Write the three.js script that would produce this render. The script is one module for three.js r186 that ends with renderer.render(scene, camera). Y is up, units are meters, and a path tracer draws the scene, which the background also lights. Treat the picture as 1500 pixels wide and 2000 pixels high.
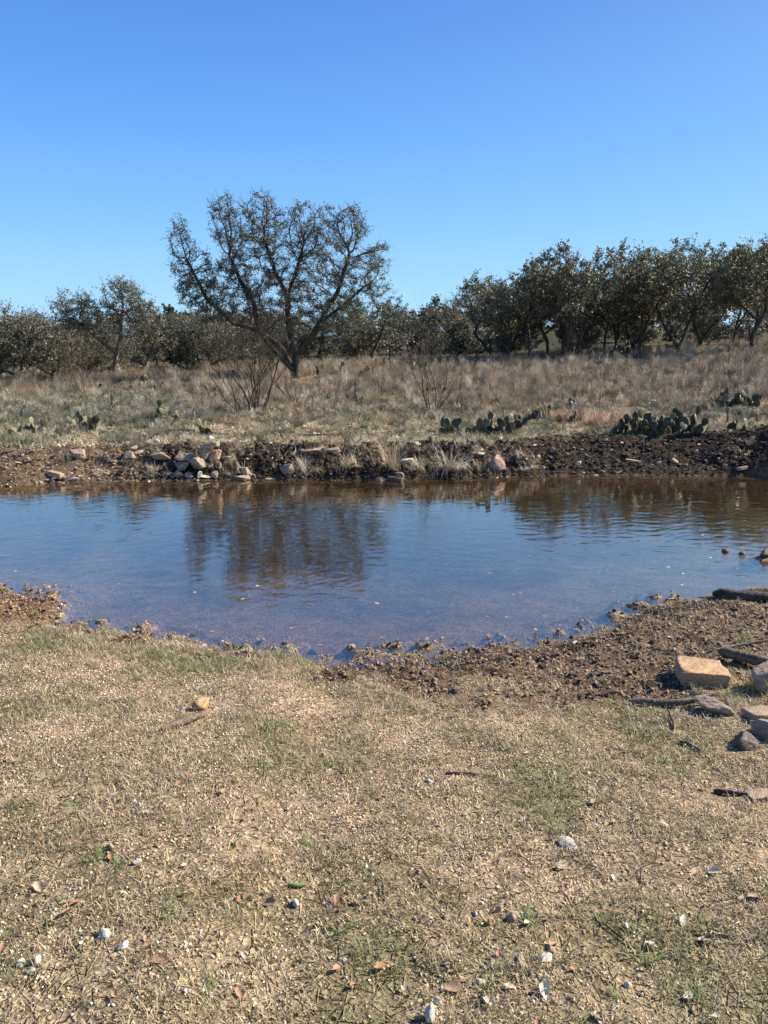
import * as THREE from 'three';
import { mergeVertices } from 'three/addons/utils/BufferGeometryUtils.js';
import { createNoise2D, createNoise3D } from 'simplex-noise';

// ---------------------------------------------------------------- camera, sky, sun, exposure
const scene = new THREE.Scene();
const camera = new THREE.PerspectiveCamera(68, 3 / 4, 0.1, 4000);
camera.position.set(0, 1.72, 0);
camera.rotation.x = -THREE.MathUtils.degToRad(11.3);

const renderer = new THREE.WebGLRenderer({ antialias: true });
renderer.toneMapping = THREE.LinearToneMapping;
renderer.toneMappingExposure = 2.1;
renderer.shadowMap.enabled = true;

// clear winter sky: colour by height above the horizon, paler in the half where the sun stands
const SUN = new THREE.Vector3(46, 35, -13).normalize();
const SKY = [[0, 0.2718, 0.4051, 0.5231], [4, 0.2051, 0.3641, 0.5128], [9, 0.1282, 0.2821, 0.4923], [15, 0.0744, 0.2051, 0.4615], [23, 0.041, 0.1308, 0.3846], [40, 0.0231, 0.0821, 0.2974], [90, 0.0154, 0.0564, 0.2154]];
{
  const W = 256, H = 360, data = new Float32Array(W * H * 4), glow = [0.115, 0.14, 0.07];
  for (let j = 0; j < H; j++) {
    const up = (j + 0.5) / H * Math.PI - Math.PI / 2, e = Math.max(0, up * 180 / Math.PI);
    let k = 0; while (k < SKY.length - 2 && SKY[k + 1][0] < e) k++;
    const a = SKY[k], b = SKY[k + 1], t = Math.min(1, (e - a[0]) / (b[0] - a[0]));
    for (let i = 0; i < W; i++) {
      const az = ((i + 0.5) / W - 0.5) * 2 * Math.PI, q = Math.acos(Math.min(1, SUN.x * Math.cos(up) * Math.cos(az) + SUN.y * Math.sin(up) + SUN.z * Math.cos(up) * Math.sin(az))), g = Math.exp(-((q / 0.8) ** 2));
      for (let c = 0; c < 4; c++) data[(j * W + i) * 4 + c] = c < 3 ? a[c + 1] + (b[c + 1] - a[c + 1]) * t + glow[c] * g : 1;
    }
  }
  const sky = new THREE.DataTexture(data, W, H, THREE.RGBAFormat, THREE.FloatType);
  sky.mapping = THREE.EquirectangularReflectionMapping;
  sky.magFilter = sky.minFilter = THREE.LinearFilter; sky.needsUpdate = true;
  scene.background = sky; scene.environment = sky;
}
const sun = new THREE.DirectionalLight(new THREE.Color(1.0, 0.90, 0.74), 5);
sun.name = 'sun';
sun.position.copy(SUN).multiplyScalar(60).add(new THREE.Vector3(0, 0, -30)); sun.target.position.set(0, 0, -30);
sun.castShadow = true; sun.shadow.mapSize.set(4096, 4096);
Object.assign(sun.shadow.camera, { left: -60, right: 60, top: 60, bottom: -60, near: 1, far: 200 });
scene.add(sun, sun.target);

// ---------------------------------------------------------------- helpers
function rng(seed) { let a = seed >>> 0; return () => { a = (a + 0x6D2B79F5) | 0; let t = Math.imul(a ^ (a >>> 15), 1 | a); t = (t + Math.imul(t ^ (t >>> 7), 61 | t)) ^ t; return ((t ^ (t >>> 14)) >>> 0) / 4294967296; }; }
const lerp = (a, b, t) => a + (b - a) * t;
const clamp = (x, a = 0, b = 1) => Math.min(b, Math.max(a, x));
const smooth = (a, b, x) => { const t = clamp((x - a) / (b - a)); return t * t * (3 - 2 * t); };
function curve(table, x) {
  if (x <= table[0][0]) return table[0][1];
  for (let i = 1; i < table.length; i++) if (x <= table[i][0]) return lerp(table[i - 1][1], table[i][1], (x - table[i - 1][0]) / (table[i][0] - table[i - 1][0]));
  return table[table.length - 1][1];
}
const n2 = createNoise2D(rng(11)), n3 = createNoise3D(rng(12));
const fbm = (x, y, o = 4) => { let s = 0, a = 0.5, f = 1; for (let i = 0; i < o; i++) { s += a * n2(x * f + i * 17.3, y * f - i * 9.1); a *= 0.5; f *= 2.03; } return s; };
const used = {};
function numbered(name) { const k = used[name] = (used[name] ?? -1) + 1; return k ? name + '_' + String(k).padStart(3, '0') : name; }
function tag(o, label, category, group) { o.userData.label = label; o.userData.category = category; if (group) o.userData.group = group; return o; }
function shade(o) { o.traverse((c) => { if (c.isMesh) { c.castShadow = true; c.receiveShadow = true; } }); return o; }
function thing(name, label, category, group, x = 0, z = 0, y = null) {
  const o = new THREE.Group(); o.name = numbered(name); o.position.set(x, y ?? groundY(x, z), z);
  tag(o, label, category, group); scene.add(o); return o;
}
function solo(name, geometry, material, label, category, group) {
  const o = new THREE.Mesh(geometry, material); o.name = numbered(name); tag(o, label, category, group); scene.add(o); return shade(o);
}
function part(name, geometry, material, parent) { const m = new THREE.Mesh(geometry, material); m.name = name; parent.add(m); return shade(m); }

// ---------------------------------------------------------------- the lie of the land; d is the distance ahead of the viewpoint (d = -z), the pond lies at y = 0
const NEAR_SHORE = [[-14, 6.4], [-4, 5.6], [-2.9, 5.5], [-2.5, 5.42], [-2.3, 5.1], [-2.2, 4.75], [-2.0, 4.62], [-1.67, 4.58], [-1.42, 4.42], [-1, 4.3], [-0.71, 4.24], [-0.45, 4.12], [-0.3, 4.06], [-0.1, 4.18], [0.3, 4.24], [0.91, 4.36], [1.39, 4.63], [1.88, 5.1], [2.4, 5.4], [2.95, 5.6], [3.6, 6.0], [5, 7], [9, 8.2], [14, 10]];
const FAR_SHORE = [[-14, 8.2], [-8, 9.6], [-5.34, 10.43], [-4.4, 10.79], [-3.3, 10.88], [-1.9, 10.98], [0, 10.98], [1.9, 11.27], [3.5, 11.48], [5.8, 11.38], [10, 11], [14, 10.2]];
const BANK_RUN = [[-6, 2.0], [-4.4, 1.7], [-3.5, 1.2], [-2.4, 1.0], [2.0, 1.05], [2.6, 1.5], [3.4, 1.9], [8, 2]];
const MUD_NEAR = [[-3.5, 1.0], [-2.45, 0.85], [-2.15, 0.12], [-0.7, 0.06], [-0.25, 0.3], [0.3, 0.5], [0.9, 0.78], [1.4, 1.1], [1.9, 1.35], [3, 1.4]];
function survey(x, d) {
  const wob = 0.10 * fbm(x * 1.3 + 5, d * 1.3, 4);
  const sn = d - curve(NEAR_SHORE, x) + wob, sf = curve(FAR_SHORE, x) - d + wob * 1.2;
  return { sn, sf };
}
function mudAt(x, d) {               // 0 dry ground .. 1 trodden wet mud
  const { sn, sf } = survey(x, d), w = fbm(x * 2.1, d * 2.1, 4);
  if (sn < 0) { const m = curve(MUD_NEAR, x); return 1 - smooth(m * 0.75, m * 1.25 + 0.05, -sn + w * 0.45); }
  if (sf < 0) { const m = curve(BANK_RUN, x) * (x > 2.2 ? 1.0 : 0.92); return 1 - smooth(m * 0.8, m * 1.15, -sf + w * 0.5); }
  return 1;
}
function land(x, d) {
  const { sn, sf } = survey(x, d);
  let h;
  if (sn > 0 && sf > 0) {
    const s = Math.min(sn, sf);
    h = -0.24 * (1 - Math.exp(-s / 1.0)) + 0.012 * fbm(x * 2, d * 2, 3);
    const hump = Math.exp(-((x - 3.36) ** 2 + (d - 6.5) ** 2) / 0.07); h = Math.max(h, -0.2 + 0.225 * hump);
    if (s < 0.7 && sn < sf && x < 2.2) { const clod = Math.max(0, fbm(x * 4.2 + 30, d * 9, 4) - 0.03); h = Math.max(h, Math.min(0.012 + 0.02 * clod, h + 0.2 * clod * (1 - s / 0.7) ** 0.7)); }
  } else if (sn <= 0) {
    const t = -sn, turf = smooth(-2.4, -2.0, x) * (1 - smooth(-0.6, -0.2, x));
    h = 0.085 * (1 - Math.exp(-t / 0.9)) + 0.03 * smooth(1, 4, t) + turf * 0.055 * smooth(0, 0.12, t);
    h += 0.02 * fbm(x * 0.9, d * 0.9, 3);
  } else {
    const t = -sf, w = curve(BANK_RUN, x);
    const top = 0.40 - 0.08 * smooth(-3.2, -4.6, x);
    const face = smooth(0, 1, (t + 0.3 * fbm(x * 0.9 + 9, d * 1.6, 5)) / w);
    h = 0.03 * smooth(0, 0.15, t) + top * face;
    const f = Math.max(0, d - 13);
    h += 0.040 * Math.min(f, 40) + 0.02 * Math.max(0, f - 40) * 0.3 * Math.exp(-f / 200);
    h += 3.4 * smooth(58, 120, d);
    const far = smooth(14, 34, d);
    h += far * (x > 0 ? 0.0026 * Math.min(x * x, 360) : -0.022 * Math.min(-x, 40));
    h += 0.5 * Math.exp(-((x - 6.5) ** 2 + (d - 12.0) ** 2) / 0.9);
    h += 0.05 * smooth(12, 15, d) * fbm(x * 0.45, d * 0.45, 3);
  }
  return h;
}
function groundY(x, z) {
  const d = -z, m = mudAt(x, d), { sn, sf } = survey(x, d);
  let h = land(x, d);
  const dry = 0.008 * fbm(x * 6, d * 6, 2);
  const rough = sf < 0 ? (x > 2 ? 0.11 : 0.2) : 0.062;
  const clods = sn > 0 && sf > 0 ? 0 : rough * (Math.abs(fbm(x * 5.5 + 3, d * 5.5, 4)) - 0.13 + 0.25 * n2(x * 14, d * 14) * Math.abs(n2(x * 3, d * 3)));
  const rim = Math.min(1, Math.max(0, -Math.min(sn, sf)) * 6 + 0.25);
  return h + dry + m * clods * rim;
}
// ---------------------------------------------------------------- procedural textures
function dataTex(size, fn, srgb, repeatMetres) {
  const data = new Uint8Array(size * size * 4);
  fn(data, size);
  const t = new THREE.DataTexture(data, size, size, THREE.RGBAFormat);
  t.wrapS = t.wrapT = THREE.RepeatWrapping; t.magFilter = THREE.LinearFilter; t.minFilter = THREE.LinearMipmapLinearFilter; t.generateMipmaps = true;
  if (srgb) t.colorSpace = THREE.SRGBColorSpace;
  if (repeatMetres) t.repeat.set(1 / repeatMetres, 1 / repeatMetres);
  t.needsUpdate = true; return t;
}
function tileNoise(size, cells, seed) {            // periodic value noise, 0..1
  const r = rng(seed), g = new Float32Array(cells * cells).map(() => r()), out = new Float32Array(size * size);
  for (let j = 0; j < size; j++) for (let i = 0; i < size; i++) {
    const x = i / size * cells, y = j / size * cells, x0 = Math.floor(x), y0 = Math.floor(y), fx = x - x0, fy = y - y0;
    const sx = fx * fx * (3 - 2 * fx), sy = fy * fy * (3 - 2 * fy), x1 = (x0 + 1) % cells, y1 = (y0 + 1) % cells;
    out[j * size + i] = lerp(lerp(g[y0 * cells + x0], g[y0 * cells + x1], sx), lerp(g[y1 * cells + x0], g[y1 * cells + x1], sx), sy);
  }
  return out;
}
function layered(size, list) { const o = new Float32Array(size * size); for (const [c, a, s] of list) { const n = tileNoise(size, c, s); for (let i = 0; i < o.length; i++) o[i] += a * (n[i] - 0.5); } return o; }
// gritty soil: grains, chips and bits of straw, as a colour multiplier and as relief
const soilHeight = new Float32Array(1024 * 1024);
const soilMap = dataTex(1024, (data, S) => {
  const base = layered(S, [[8, 0.16, 1], [32, 0.2, 2], [96, 0.24, 3], [256, 0.42, 4], [512, 0.36, 5]]), r = rng(71);
  const tint = layered(S, [[16, 0.25, 8], [128, 0.3, 9]]);
  const rgb = new Float32Array(S * S * 3);
  for (let i = 0; i < S * S; i++) { const v = 0.66 + base[i] * 0.62; soilHeight[i] = 0.5 + base[i] * 0.5; rgb[i * 3] = v + tint[i] * 0.08; rgb[i * 3 + 1] = v; rgb[i * 3 + 2] = v - tint[i] * 0.09; }
  for (let k = 0; k < 9000; k++) {                 // chips and straws
    const x = r() * S, y = r() * S, straw = r() < 0.45, a = r() * 6.283, l = straw ? 6 + r() * 16 : 1.5 + r() * 4, w = straw ? 0.8 : l * (0.5 + r() * 0.5), up = r() < 0.66, v = up ? 0.85 + r() * 0.15 : 0.22 + r() * 0.2;
    for (let q = -l; q <= l; q++) for (let p = -w; p <= w; p++) {
      if (!straw && (q / l) ** 2 + (p / w) ** 2 > 1) continue;
      const X = ((x + q * Math.cos(a) - p * Math.sin(a)) | 0) & (S - 1), Y = ((y + q * Math.sin(a) + p * Math.cos(a)) | 0) & (S - 1), i = Y * S + X;
      rgb[i * 3] = v; rgb[i * 3 + 1] = v * 0.985; rgb[i * 3 + 2] = v * 0.95; soilHeight[i] = up ? 0.9 : 0.3;
    }
  }
  for (let i = 0; i < S * S; i++) { for (let c = 0; c < 3; c++) data[i * 4 + c] = 255 * clamp(rgb[i * 3 + c]); data[i * 4 + 3] = 255; }
}, true, 1.7);
const soilBump = dataTex(1024, (data, S) => { for (let i = 0; i < S * S; i++) { const v = 255 * clamp(soilHeight[i]); data[i * 4] = data[i * 4 + 1] = data[i * 4 + 2] = v; data[i * 4 + 3] = 255; } }, false, 1.7);
const stoneMap = dataTex(512, (data, S) => {
  const a = layered(S, [[4, 0.25, 21], [16, 0.3, 22], [64, 0.3, 23], [200, 0.35, 24]]), b = layered(S, [[6, 0.5, 25], [24, 0.4, 26]]);
  for (let i = 0; i < S * S; i++) { const v = 0.8 + a[i] * 0.5; data[i * 4] = 255 * clamp(v + b[i] * 0.05); data[i * 4 + 1] = 255 * clamp(v); data[i * 4 + 2] = 255 * clamp(v - b[i] * 0.12); data[i * 4 + 3] = 255; }
}, true, 0.35);
const stoneBump = dataTex(512, (data, S) => { const a = layered(S, [[10, 0.4, 31], [40, 0.4, 32], [128, 0.3, 33]]); for (let i = 0; i < S * S; i++) { data[i * 4] = data[i * 4 + 1] = data[i * 4 + 2] = 255 * clamp(0.5 + a[i]); data[i * 4 + 3] = 255; } }, false, 0.35);
const barkMap = dataTex(256, (data, S) => {
  const r = layered(S, [[32, 0.5, 41], [96, 0.4, 42]]), c = tileNoise(S, 14, 43);
  for (let j = 0; j < S; j++) for (let i = 0; i < S; i++) { const k = j * S + i, q = c[((j >> 2) % S) * S + i], v = 0.62 + r[k] * 0.45 + (q - 0.5) * 0.5; data[k * 4] = 255 * clamp(v); data[k * 4 + 1] = 255 * clamp(v * 0.97); data[k * 4 + 2] = 255 * clamp(v * 0.92); data[k * 4 + 3] = 255; }
}, true, 0.6);

// ---------------------------------------------------------------- ground: one sheet, fine near the pond, coarse to the horizon
const M = {};
M.soil = new THREE.MeshPhysicalMaterial({ name: 'soil', specularIntensity: 0.15, vertexColors: true, map: soilMap, bumpMap: soilBump, bumpScale: 0.012, roughness: 0.95 });
function axis(steps) { const out = [steps[0][0]]; for (let k = 0; k < steps.length - 1; k++) { const [a, s] = steps[k], b = steps[k + 1][0], e = steps[k + 1][1]; let x = a; while (true) { const t = (x - a) / (b - a); x += lerp(s, e, t); if (x >= b - 1e-6) break; out.push(x); } out.push(b); } return out; }
const mix3 = (a, b, t) => [lerp(a[0], b[0], t), lerp(a[1], b[1], t), lerp(a[2], b[2], t)];
function soilColour(x, d) {
  const { sn, sf } = survey(x, d), m = mudAt(x, d), a = fbm(x * 0.8 + 40, d * 0.8, 4), b = fbm(x * 3.1, d * 3.1 + 70, 3);
  const tan = [0.58, 0.44, 0.285], straw = [0.44, 0.355, 0.215], olive = [0.27, 0.255, 0.125], mud = [0.30, 0.215, 0.145], black = [0.07, 0.052, 0.04], gravel = [0.34, 0.25, 0.165], field = [0.40, 0.315, 0.205], bed = [0.16, 0.12, 0.075];
  if (sn > 0 && sf > 0) return mix3(mix3(bed, [0.62, 0.51, 0.37], clamp(smooth(3.2, 0.2, sn + a * 1.4) * 0.8 + b * 0.3)), mud, smooth(0.25, -0.1, Math.min(sn, sf)) * 0.8);
  if (sn <= 0) {
    let c = mix3(straw, tan, smooth(-0.25, 0.3, a + (x < -1 ? 0.12 : 0) + 0.25 * b));
    c = mix3(c, olive, smooth(0.08, 0.45, fbm(x * 1.1 - 9, d * 1.1, 4)) * 0.6);
    const wet = mix3(mud, black, clamp(smooth(-0.1, 0.35, b) * 0.55 + smooth(-0.28, -0.02, sn + b * 0.25) * 0.6));
    return mix3(c, x < -2.1 ? mix3(mud, [0.32, 0.2, 0.12], 0.6) : wet, m);
  }
  const leftGravel = smooth(-3.0, -4.4, x);
  let c = mix3(field, olive, smooth(0.0, 0.4, a) * smooth(20, 12.5, d) * 0.8);
  c = mix3(c, [0.42, 0.34, 0.23], smooth(0.1, 0.5, b) * 0.5 + leftGravel * 0.4 * smooth(15, 12, d));
  c = mix3(c, [0.10, 0.095, 0.055], smooth(45, 53, d + a * 5));       // scrubby hillside behind the trees
  return mix3(c, mix3(black, gravel, leftGravel * 0.7 + clamp(b * 0.3)), m);
}
{
  const xs = axis([[-1500, 220], [-60, 6], [-9, 0.3], [-4.2, 0.08], [-3.4, 0.035], [3.6, 0.035], [6.6, 0.06], [10, 0.3], [60, 6], [1500, 220]]);
  const ds = axis([[-900, 200], [-20, 4], [-1, 0.35], [1.2, 0.035], [6.4, 0.04], [10.6, 0.08], [13.4, 0.055], [17, 0.25], [70, 3], [2600, 320]]);
  const nx = xs.length, nd = ds.length, pos = new Float32Array(nx * nd * 3), col = new Float32Array(nx * nd * 3), uv = new Float32Array(nx * nd * 2), index = [];
  for (let j = 0; j < nd; j++) for (let i = 0; i < nx; i++) {
    const k = j * nx + i, x = xs[i], d = ds[j], c = soilColour(x, d);
    pos.set([x, groundY(x, -d), -d], k * 3); col.set(c, k * 3); uv.set([x, d], k * 2);
    if (i < nx - 1 && j < nd - 1) index.push(k, k + 1, k + nx, k + 1, k + nx + 1, k + nx);
  }
  const g = new THREE.BufferGeometry();
  g.setAttribute('position', new THREE.BufferAttribute(pos, 3)); g.setAttribute('color', new THREE.BufferAttribute(col, 3)); g.setAttribute('uv', new THREE.BufferAttribute(uv, 2));
  g.setIndex(index); g.computeVertexNormals();
  const ground = new THREE.Mesh(g, M.soil); ground.name = 'ground'; ground.userData = { kind: 'structure', label: 'dry tan ground sloping from the grass through mud to the far field', category: 'ground' };
  scene.add(shade(ground)); console.log('ground', nx, nd, index.length / 3);
}
// ---------------------------------------------------------------- water: a still sheet with faint ripples
{
  const S = 1024, L = 5.6, h = new Float32Array(S * S), r = rng(5), waves = [];
  for (let k = 0; k < 90; k++) {
    const wl = 0.05 * Math.pow(9, r()), dir = (r() - 0.5) * 1.9 + Math.PI / 2 + 0.25;
    const kx = Math.round(L / wl * Math.cos(dir)), ky = Math.round(L / wl * Math.sin(dir)), real = L / Math.max(1, Math.hypot(kx, ky));
    waves.push([kx, ky, r() * 6.283, Math.pow(real, 0.85)]);
  }
  const env = tileNoise(S, 5, 91), env2 = tileNoise(S, 9, 92), tab = new Float32Array(S).map((_, i) => Math.sin(i / S * 2 * Math.PI));
  for (let j = 0; j < S; j++) for (let i = 0; i < S; i++) {
    let a = 0, b = 0;
    for (let q = 0; q < 90; q++) { const w = waves[q], s = w[3] * tab[(w[0] * i + w[1] * j + Math.floor(w[2] / 6.2832 * S) + S * 4096) & (S - 1)]; if (q & 1) a += s; else b += s; }
    h[j * S + i] = a * (0.25 + 0.9 * env[j * S + i]) + b * (0.25 + 0.9 * env2[j * S + i]);
  }
  let lo = 1e9, hi = -1e9; for (const v of h) { lo = Math.min(lo, v); hi = Math.max(hi, v); }
  const data = new Float32Array(S * S * 4); for (let i = 0; i < S * S; i++) { const v = (h[i] - lo) / (hi - lo); data[i * 4] = data[i * 4 + 1] = data[i * 4 + 2] = v; data[i * 4 + 3] = 1; }
  const t = new THREE.DataTexture(data, S, S, THREE.RGBAFormat, THREE.FloatType); t.wrapS = t.wrapT = THREE.RepeatWrapping; t.magFilter = t.minFilter = THREE.LinearFilter; t.repeat.set(1 / L, 1 / L); t.needsUpdate = true;
  M.water = new THREE.MeshPhysicalMaterial({ name: 'water', color: new THREE.Color(0.88, 0.82, 0.70), roughness: 0.02, ior: 1.9, transmission: 1, thickness: 0, bumpMap: t, bumpScale: 0.0028, side: THREE.DoubleSide });
  const X0 = -14, X1 = 14, D0 = 3.6, D1 = 12.2, T = 0.025;       // a slab of water: surface, underside and rim
  const g = new THREE.BoxGeometry(X1 - X0, T, D1 - D0); g.translate(0, -T / 2, -(D0 + D1) / 2);
  const gp = g.attributes.position, gu = g.attributes.uv; for (let i = 0; i < gp.count; i++) gu.setXY(i, gp.getX(i), -gp.getZ(i));
  const water = new THREE.Mesh(g, M.water); water.name = 'water'; water.userData = { kind: 'structure', label: 'shallow pond water mirroring the sky and the trees', category: 'water' };
  water.receiveShadow = true; scene.add(water);
}
// ---------------------------------------------------------------- woody plants: limbs grow towards points spread through the crown, then leaves sit on the twigs
M.bark = new THREE.MeshStandardMaterial({ name: 'bark', color: new THREE.Color(0.17, 0.14, 0.115), map: barkMap, bumpMap: barkMap, bumpScale: 0.02, roughness: 0.95 });
M.barkPale = new THREE.MeshStandardMaterial({ name: 'pale_bark', color: new THREE.Color(0.33, 0.285, 0.24), map: barkMap, roughness: 0.95 });
M.twig = new THREE.MeshStandardMaterial({ name: 'brown_stem', color: new THREE.Color(0.22, 0.165, 0.125), map: barkMap, roughness: 0.9 });
M.leaf = new THREE.MeshPhysicalMaterial({ name: 'oak_leaf', vertexColors: true, roughness: 0.62, transmission: 0.3, thickness: 0, side: THREE.DoubleSide });
function grow(o) {
  const r = rng(o.seed), X = [], Y = [], Z = [], par = [], kids = [];
  const add = (x, y, z, p) => { X.push(x); Y.push(y); Z.push(z); par.push(p); kids.push(0); if (p >= 0) kids[p]++; return X.length - 1; };
  for (const path of o.stems) {                    // given limbs: [[x, y, z] ...], the first may name the node index it leaves from
    let p = path.from ?? -1, q = path.pts;
    if (p.stem !== undefined) p = o.stems[p.stem].end;
    for (let k = 0; k < q.length; k++) {
      if (p >= 0) {
        const a = [X[p], Y[p], Z[p]], n = Math.max(1, Math.round(Math.hypot(q[k][0] - a[0], q[k][1] - a[1], q[k][2] - a[2]) / o.step));
        for (let s = 1; s <= n; s++) { const t = s / n; p = add(lerp(a[0], q[k][0], t) + (s < n ? (r() - 0.5) * o.step * 0.3 : 0), lerp(a[1], q[k][1], t), lerp(a[2], q[k][2], t) + (s < n ? (r() - 0.5) * o.step * 0.3 : 0), p); }
      } else p = add(...q[k], -1);
    }
    path.end = p;
  }
  const A = [];
  for (const [cx, cy, cz, rx, ry, rz, n] of o.lobes) for (let k = 0; k < n; k++) {
    let x, y, z, q; do { x = r() * 2 - 1; y = r() * 2 - 1; z = r() * 2 - 1; q = x * x + y * y + z * z; } while (q > 1 || r() > 0.35 + 0.65 * q);
    A.push({ x: cx + x * rx, y: Math.max(o.floor ?? 0.5, cy + y * ry), z: cz + z * rz, n: -1, d: 1e9 });
  }
  const near = (from) => { for (const a of A) for (let i = from; i < X.length; i++) { const q = (a.x - X[i]) ** 2 + (a.y - Y[i]) ** 2 + (a.z - Z[i]) ** 2; if (q < a.d) { a.d = q; a.n = i; } } };
  near(0);
  let live = A;
  for (let it = 0; it < o.iter && live.length; it++) {
    const pull = new Map();
    for (const a of live) { if (a.d > o.reach * o.reach) continue; let v = pull.get(a.n); if (!v) pull.set(a.n, v = [0, 0, 0]); const q = Math.sqrt(a.d) || 1; v[0] += (a.x - X[a.n]) / q; v[1] += (a.y - Y[a.n]) / q; v[2] += (a.z - Z[a.n]) / q; }
    const from = X.length;
    for (const [i, v] of pull) {
      if (kids[i] > 3) continue;
      let l = Math.hypot(...v) || 1; const w = o.wander;
      let dx = v[0] / l + (r() - 0.5) * w, dy = v[1] / l + (r() - 0.5) * w + (o.lift ?? 0), dz = v[2] / l + (r() - 0.5) * w; l = Math.hypot(dx, dy, dz) || 1;
      add(X[i] + dx / l * o.step, Y[i] + dy / l * o.step, Z[i] + dz / l * o.step, i);
    }
    if (X.length === from) break;
    for (const a of live) for (let i = from; i < X.length; i++) { const q = (a.x - X[i]) ** 2 + (a.y - Y[i]) ** 2 + (a.z - Z[i]) ** 2; if (q < a.d) { a.d = q; a.n = i; } }
    live = live.filter((a) => a.d > o.kill * o.kill);
  }
  const N = X.length, mass = new Float32Array(N), child = new Int32Array(N).fill(-1), R = new Float32Array(N);
  for (let i = N - 1; i >= 0; i--) { if (!mass[i]) mass[i] = 1; const p = par[i]; if (p >= 0) { mass[p] += mass[i]; if (child[p] < 0 || mass[child[p]] < mass[i]) child[p] = i; } }
  for (let i = 0; i < N; i++) R[i] = Math.min(o.tip * Math.pow(mass[i], o.thick), o.maxR ?? 9);
  return { X, Y, Z, par, child, R, N, mass };
}
class Bag {
  constructor() { this.p = []; this.n = []; this.u = []; this.c = []; this.i = []; }
  get count() { return this.p.length / 3; }
  build(colours) {
    const g = new THREE.BufferGeometry();
    g.setAttribute('position', new THREE.Float32BufferAttribute(this.p, 3)); g.setAttribute('normal', new THREE.Float32BufferAttribute(this.n, 3));
    if (this.u.length) g.setAttribute('uv', new THREE.Float32BufferAttribute(this.u, 2));
    if (colours) g.setAttribute('color', new THREE.Float32BufferAttribute(this.c, 3));
    g.setIndex(this.i); return g;
  }
}
const V = (x, y, z) => new THREE.Vector3(x, y, z);
function tube(bag, pts, radii, sides, colour) {    // pts: Vector3 list; closes to a point at a thin end
  let side = V(1, 0, 0.3); const up = V(0, 0, 0), bi = V(0, 0, 0); let len = 0;
  const start = bag.count;
  for (let k = 0; k < pts.length; k++) {
    const a = pts[Math.max(0, k - 1)], b = pts[Math.min(pts.length - 1, k + 1)];
    up.subVectors(b, a).normalize(); side.addScaledVector(up, -side.dot(up)); if (side.lengthSq() < 1e-6) side.set(up.y, up.z, up.x).cross(up); side.normalize(); bi.crossVectors(up, side);
    if (k) len += pts[k].distanceTo(pts[k - 1]);
    for (let s = 0; s <= sides; s++) {
      const t = s / sides * Math.PI * 2, c = Math.cos(t), q = Math.sin(t), nx = side.x * c + bi.x * q, ny = side.y * c + bi.y * q, nz = side.z * c + bi.z * q, rr = radii[k];
      bag.p.push(pts[k].x + nx * rr, pts[k].y + ny * rr, pts[k].z + nz * rr); bag.n.push(nx, ny, nz); bag.u.push(s / sides * Math.max(0.1, rr * 6), len);
      if (colour) bag.c.push(...colour);
    }
    if (k) for (let s = 0; s < sides; s++) { const e = start + k * (sides + 1) + s, f = e - sides - 1; bag.i.push(f, f + 1, e, f + 1, e + 1, e); }
  }
}
function limbs(t, bag, minSides, r) {
  const starts = []; for (let i = 0; i < t.N; i++) if (t.par[i] < 0 || t.child[t.par[i]] !== i) starts.push(i);
  for (const s of starts) {
    const pts = [], rad = []; let i = s;
    if (t.par[s] >= 0) { pts.push(V(t.X[t.par[s]], t.Y[t.par[s]], t.Z[t.par[s]])); rad.push(Math.min(t.R[s] * 1.15, t.R[t.par[s]])); }
    while (i >= 0) { pts.push(V(t.X[i], t.Y[i], t.Z[i])); rad.push(t.R[i]); i = t.child[i]; }
    if (pts.length < 2) continue;
    for (let k = 1; k < pts.length - 1; k++) { pts[k].x = (pts[k - 1].x + 2 * pts[k].x + pts[k + 1].x) / 4; pts[k].y = (pts[k - 1].y + 2 * pts[k].y + pts[k + 1].y) / 4; pts[k].z = (pts[k - 1].z + 2 * pts[k].z + pts[k + 1].z) / 4; }
    for (let k = 0; k < rad.length; k++) if (rad[k] > 0.05) rad[k] *= 1 + 0.22 * (r() - 0.5);
    if (t.par[s] < 0) { rad[0] *= 1.45; pts[0].y -= 0.12; }
    const R0 = rad[Math.min(1, rad.length - 1)]; tube(bag, pts, rad, R0 > 0.09 ? 10 : R0 > 0.035 ? 6 : R0 > 0.012 ? 4 : minSides);
  }
}
function leafAt(bag, x, y, z, size, r, colour, droop) {
  const a = r() * 6.283, e = (r() - 0.5) * 2.4 - droop, s = size * (0.65 + 0.7 * r());
  const dx = Math.cos(a) * Math.cos(e), dy = Math.sin(e), dz = Math.sin(a) * Math.cos(e);
  let ux = r() - 0.5, uy = r() - 0.5, uz = r() - 0.5, k = ux * dx + uy * dy + uz * dz; ux -= k * dx; uy -= k * dy; uz -= k * dz; k = Math.hypot(ux, uy, uz) || 1; ux /= k; uy /= k; uz /= k;
  const nx = dz * uy - dy * uz, ny = dx * uz - dz * ux, nz = dy * ux - dx * uy, w = s * 0.27, b = bag.count, q = s * 0.07;
  bag.p.push(x, y, z, x + dx * s * 0.5 + ux * w + nx * q, y + dy * s * 0.5 + uy * w + ny * q, z + dz * s * 0.5 + uz * w + nz * q, x + dx * s, y + dy * s, z + dz * s, x + dx * s * 0.5 - ux * w + nx * q, y + dy * s * 0.5 - uy * w + ny * q, z + dz * s * 0.5 - uz * w + nz * q);
  for (let m = 0; m < 4; m++) { bag.n.push(nx, ny, nz); bag.c.push(...colour); }
  bag.i.push(b, b + 1, b + 2, b, b + 2, b + 3);
}
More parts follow.
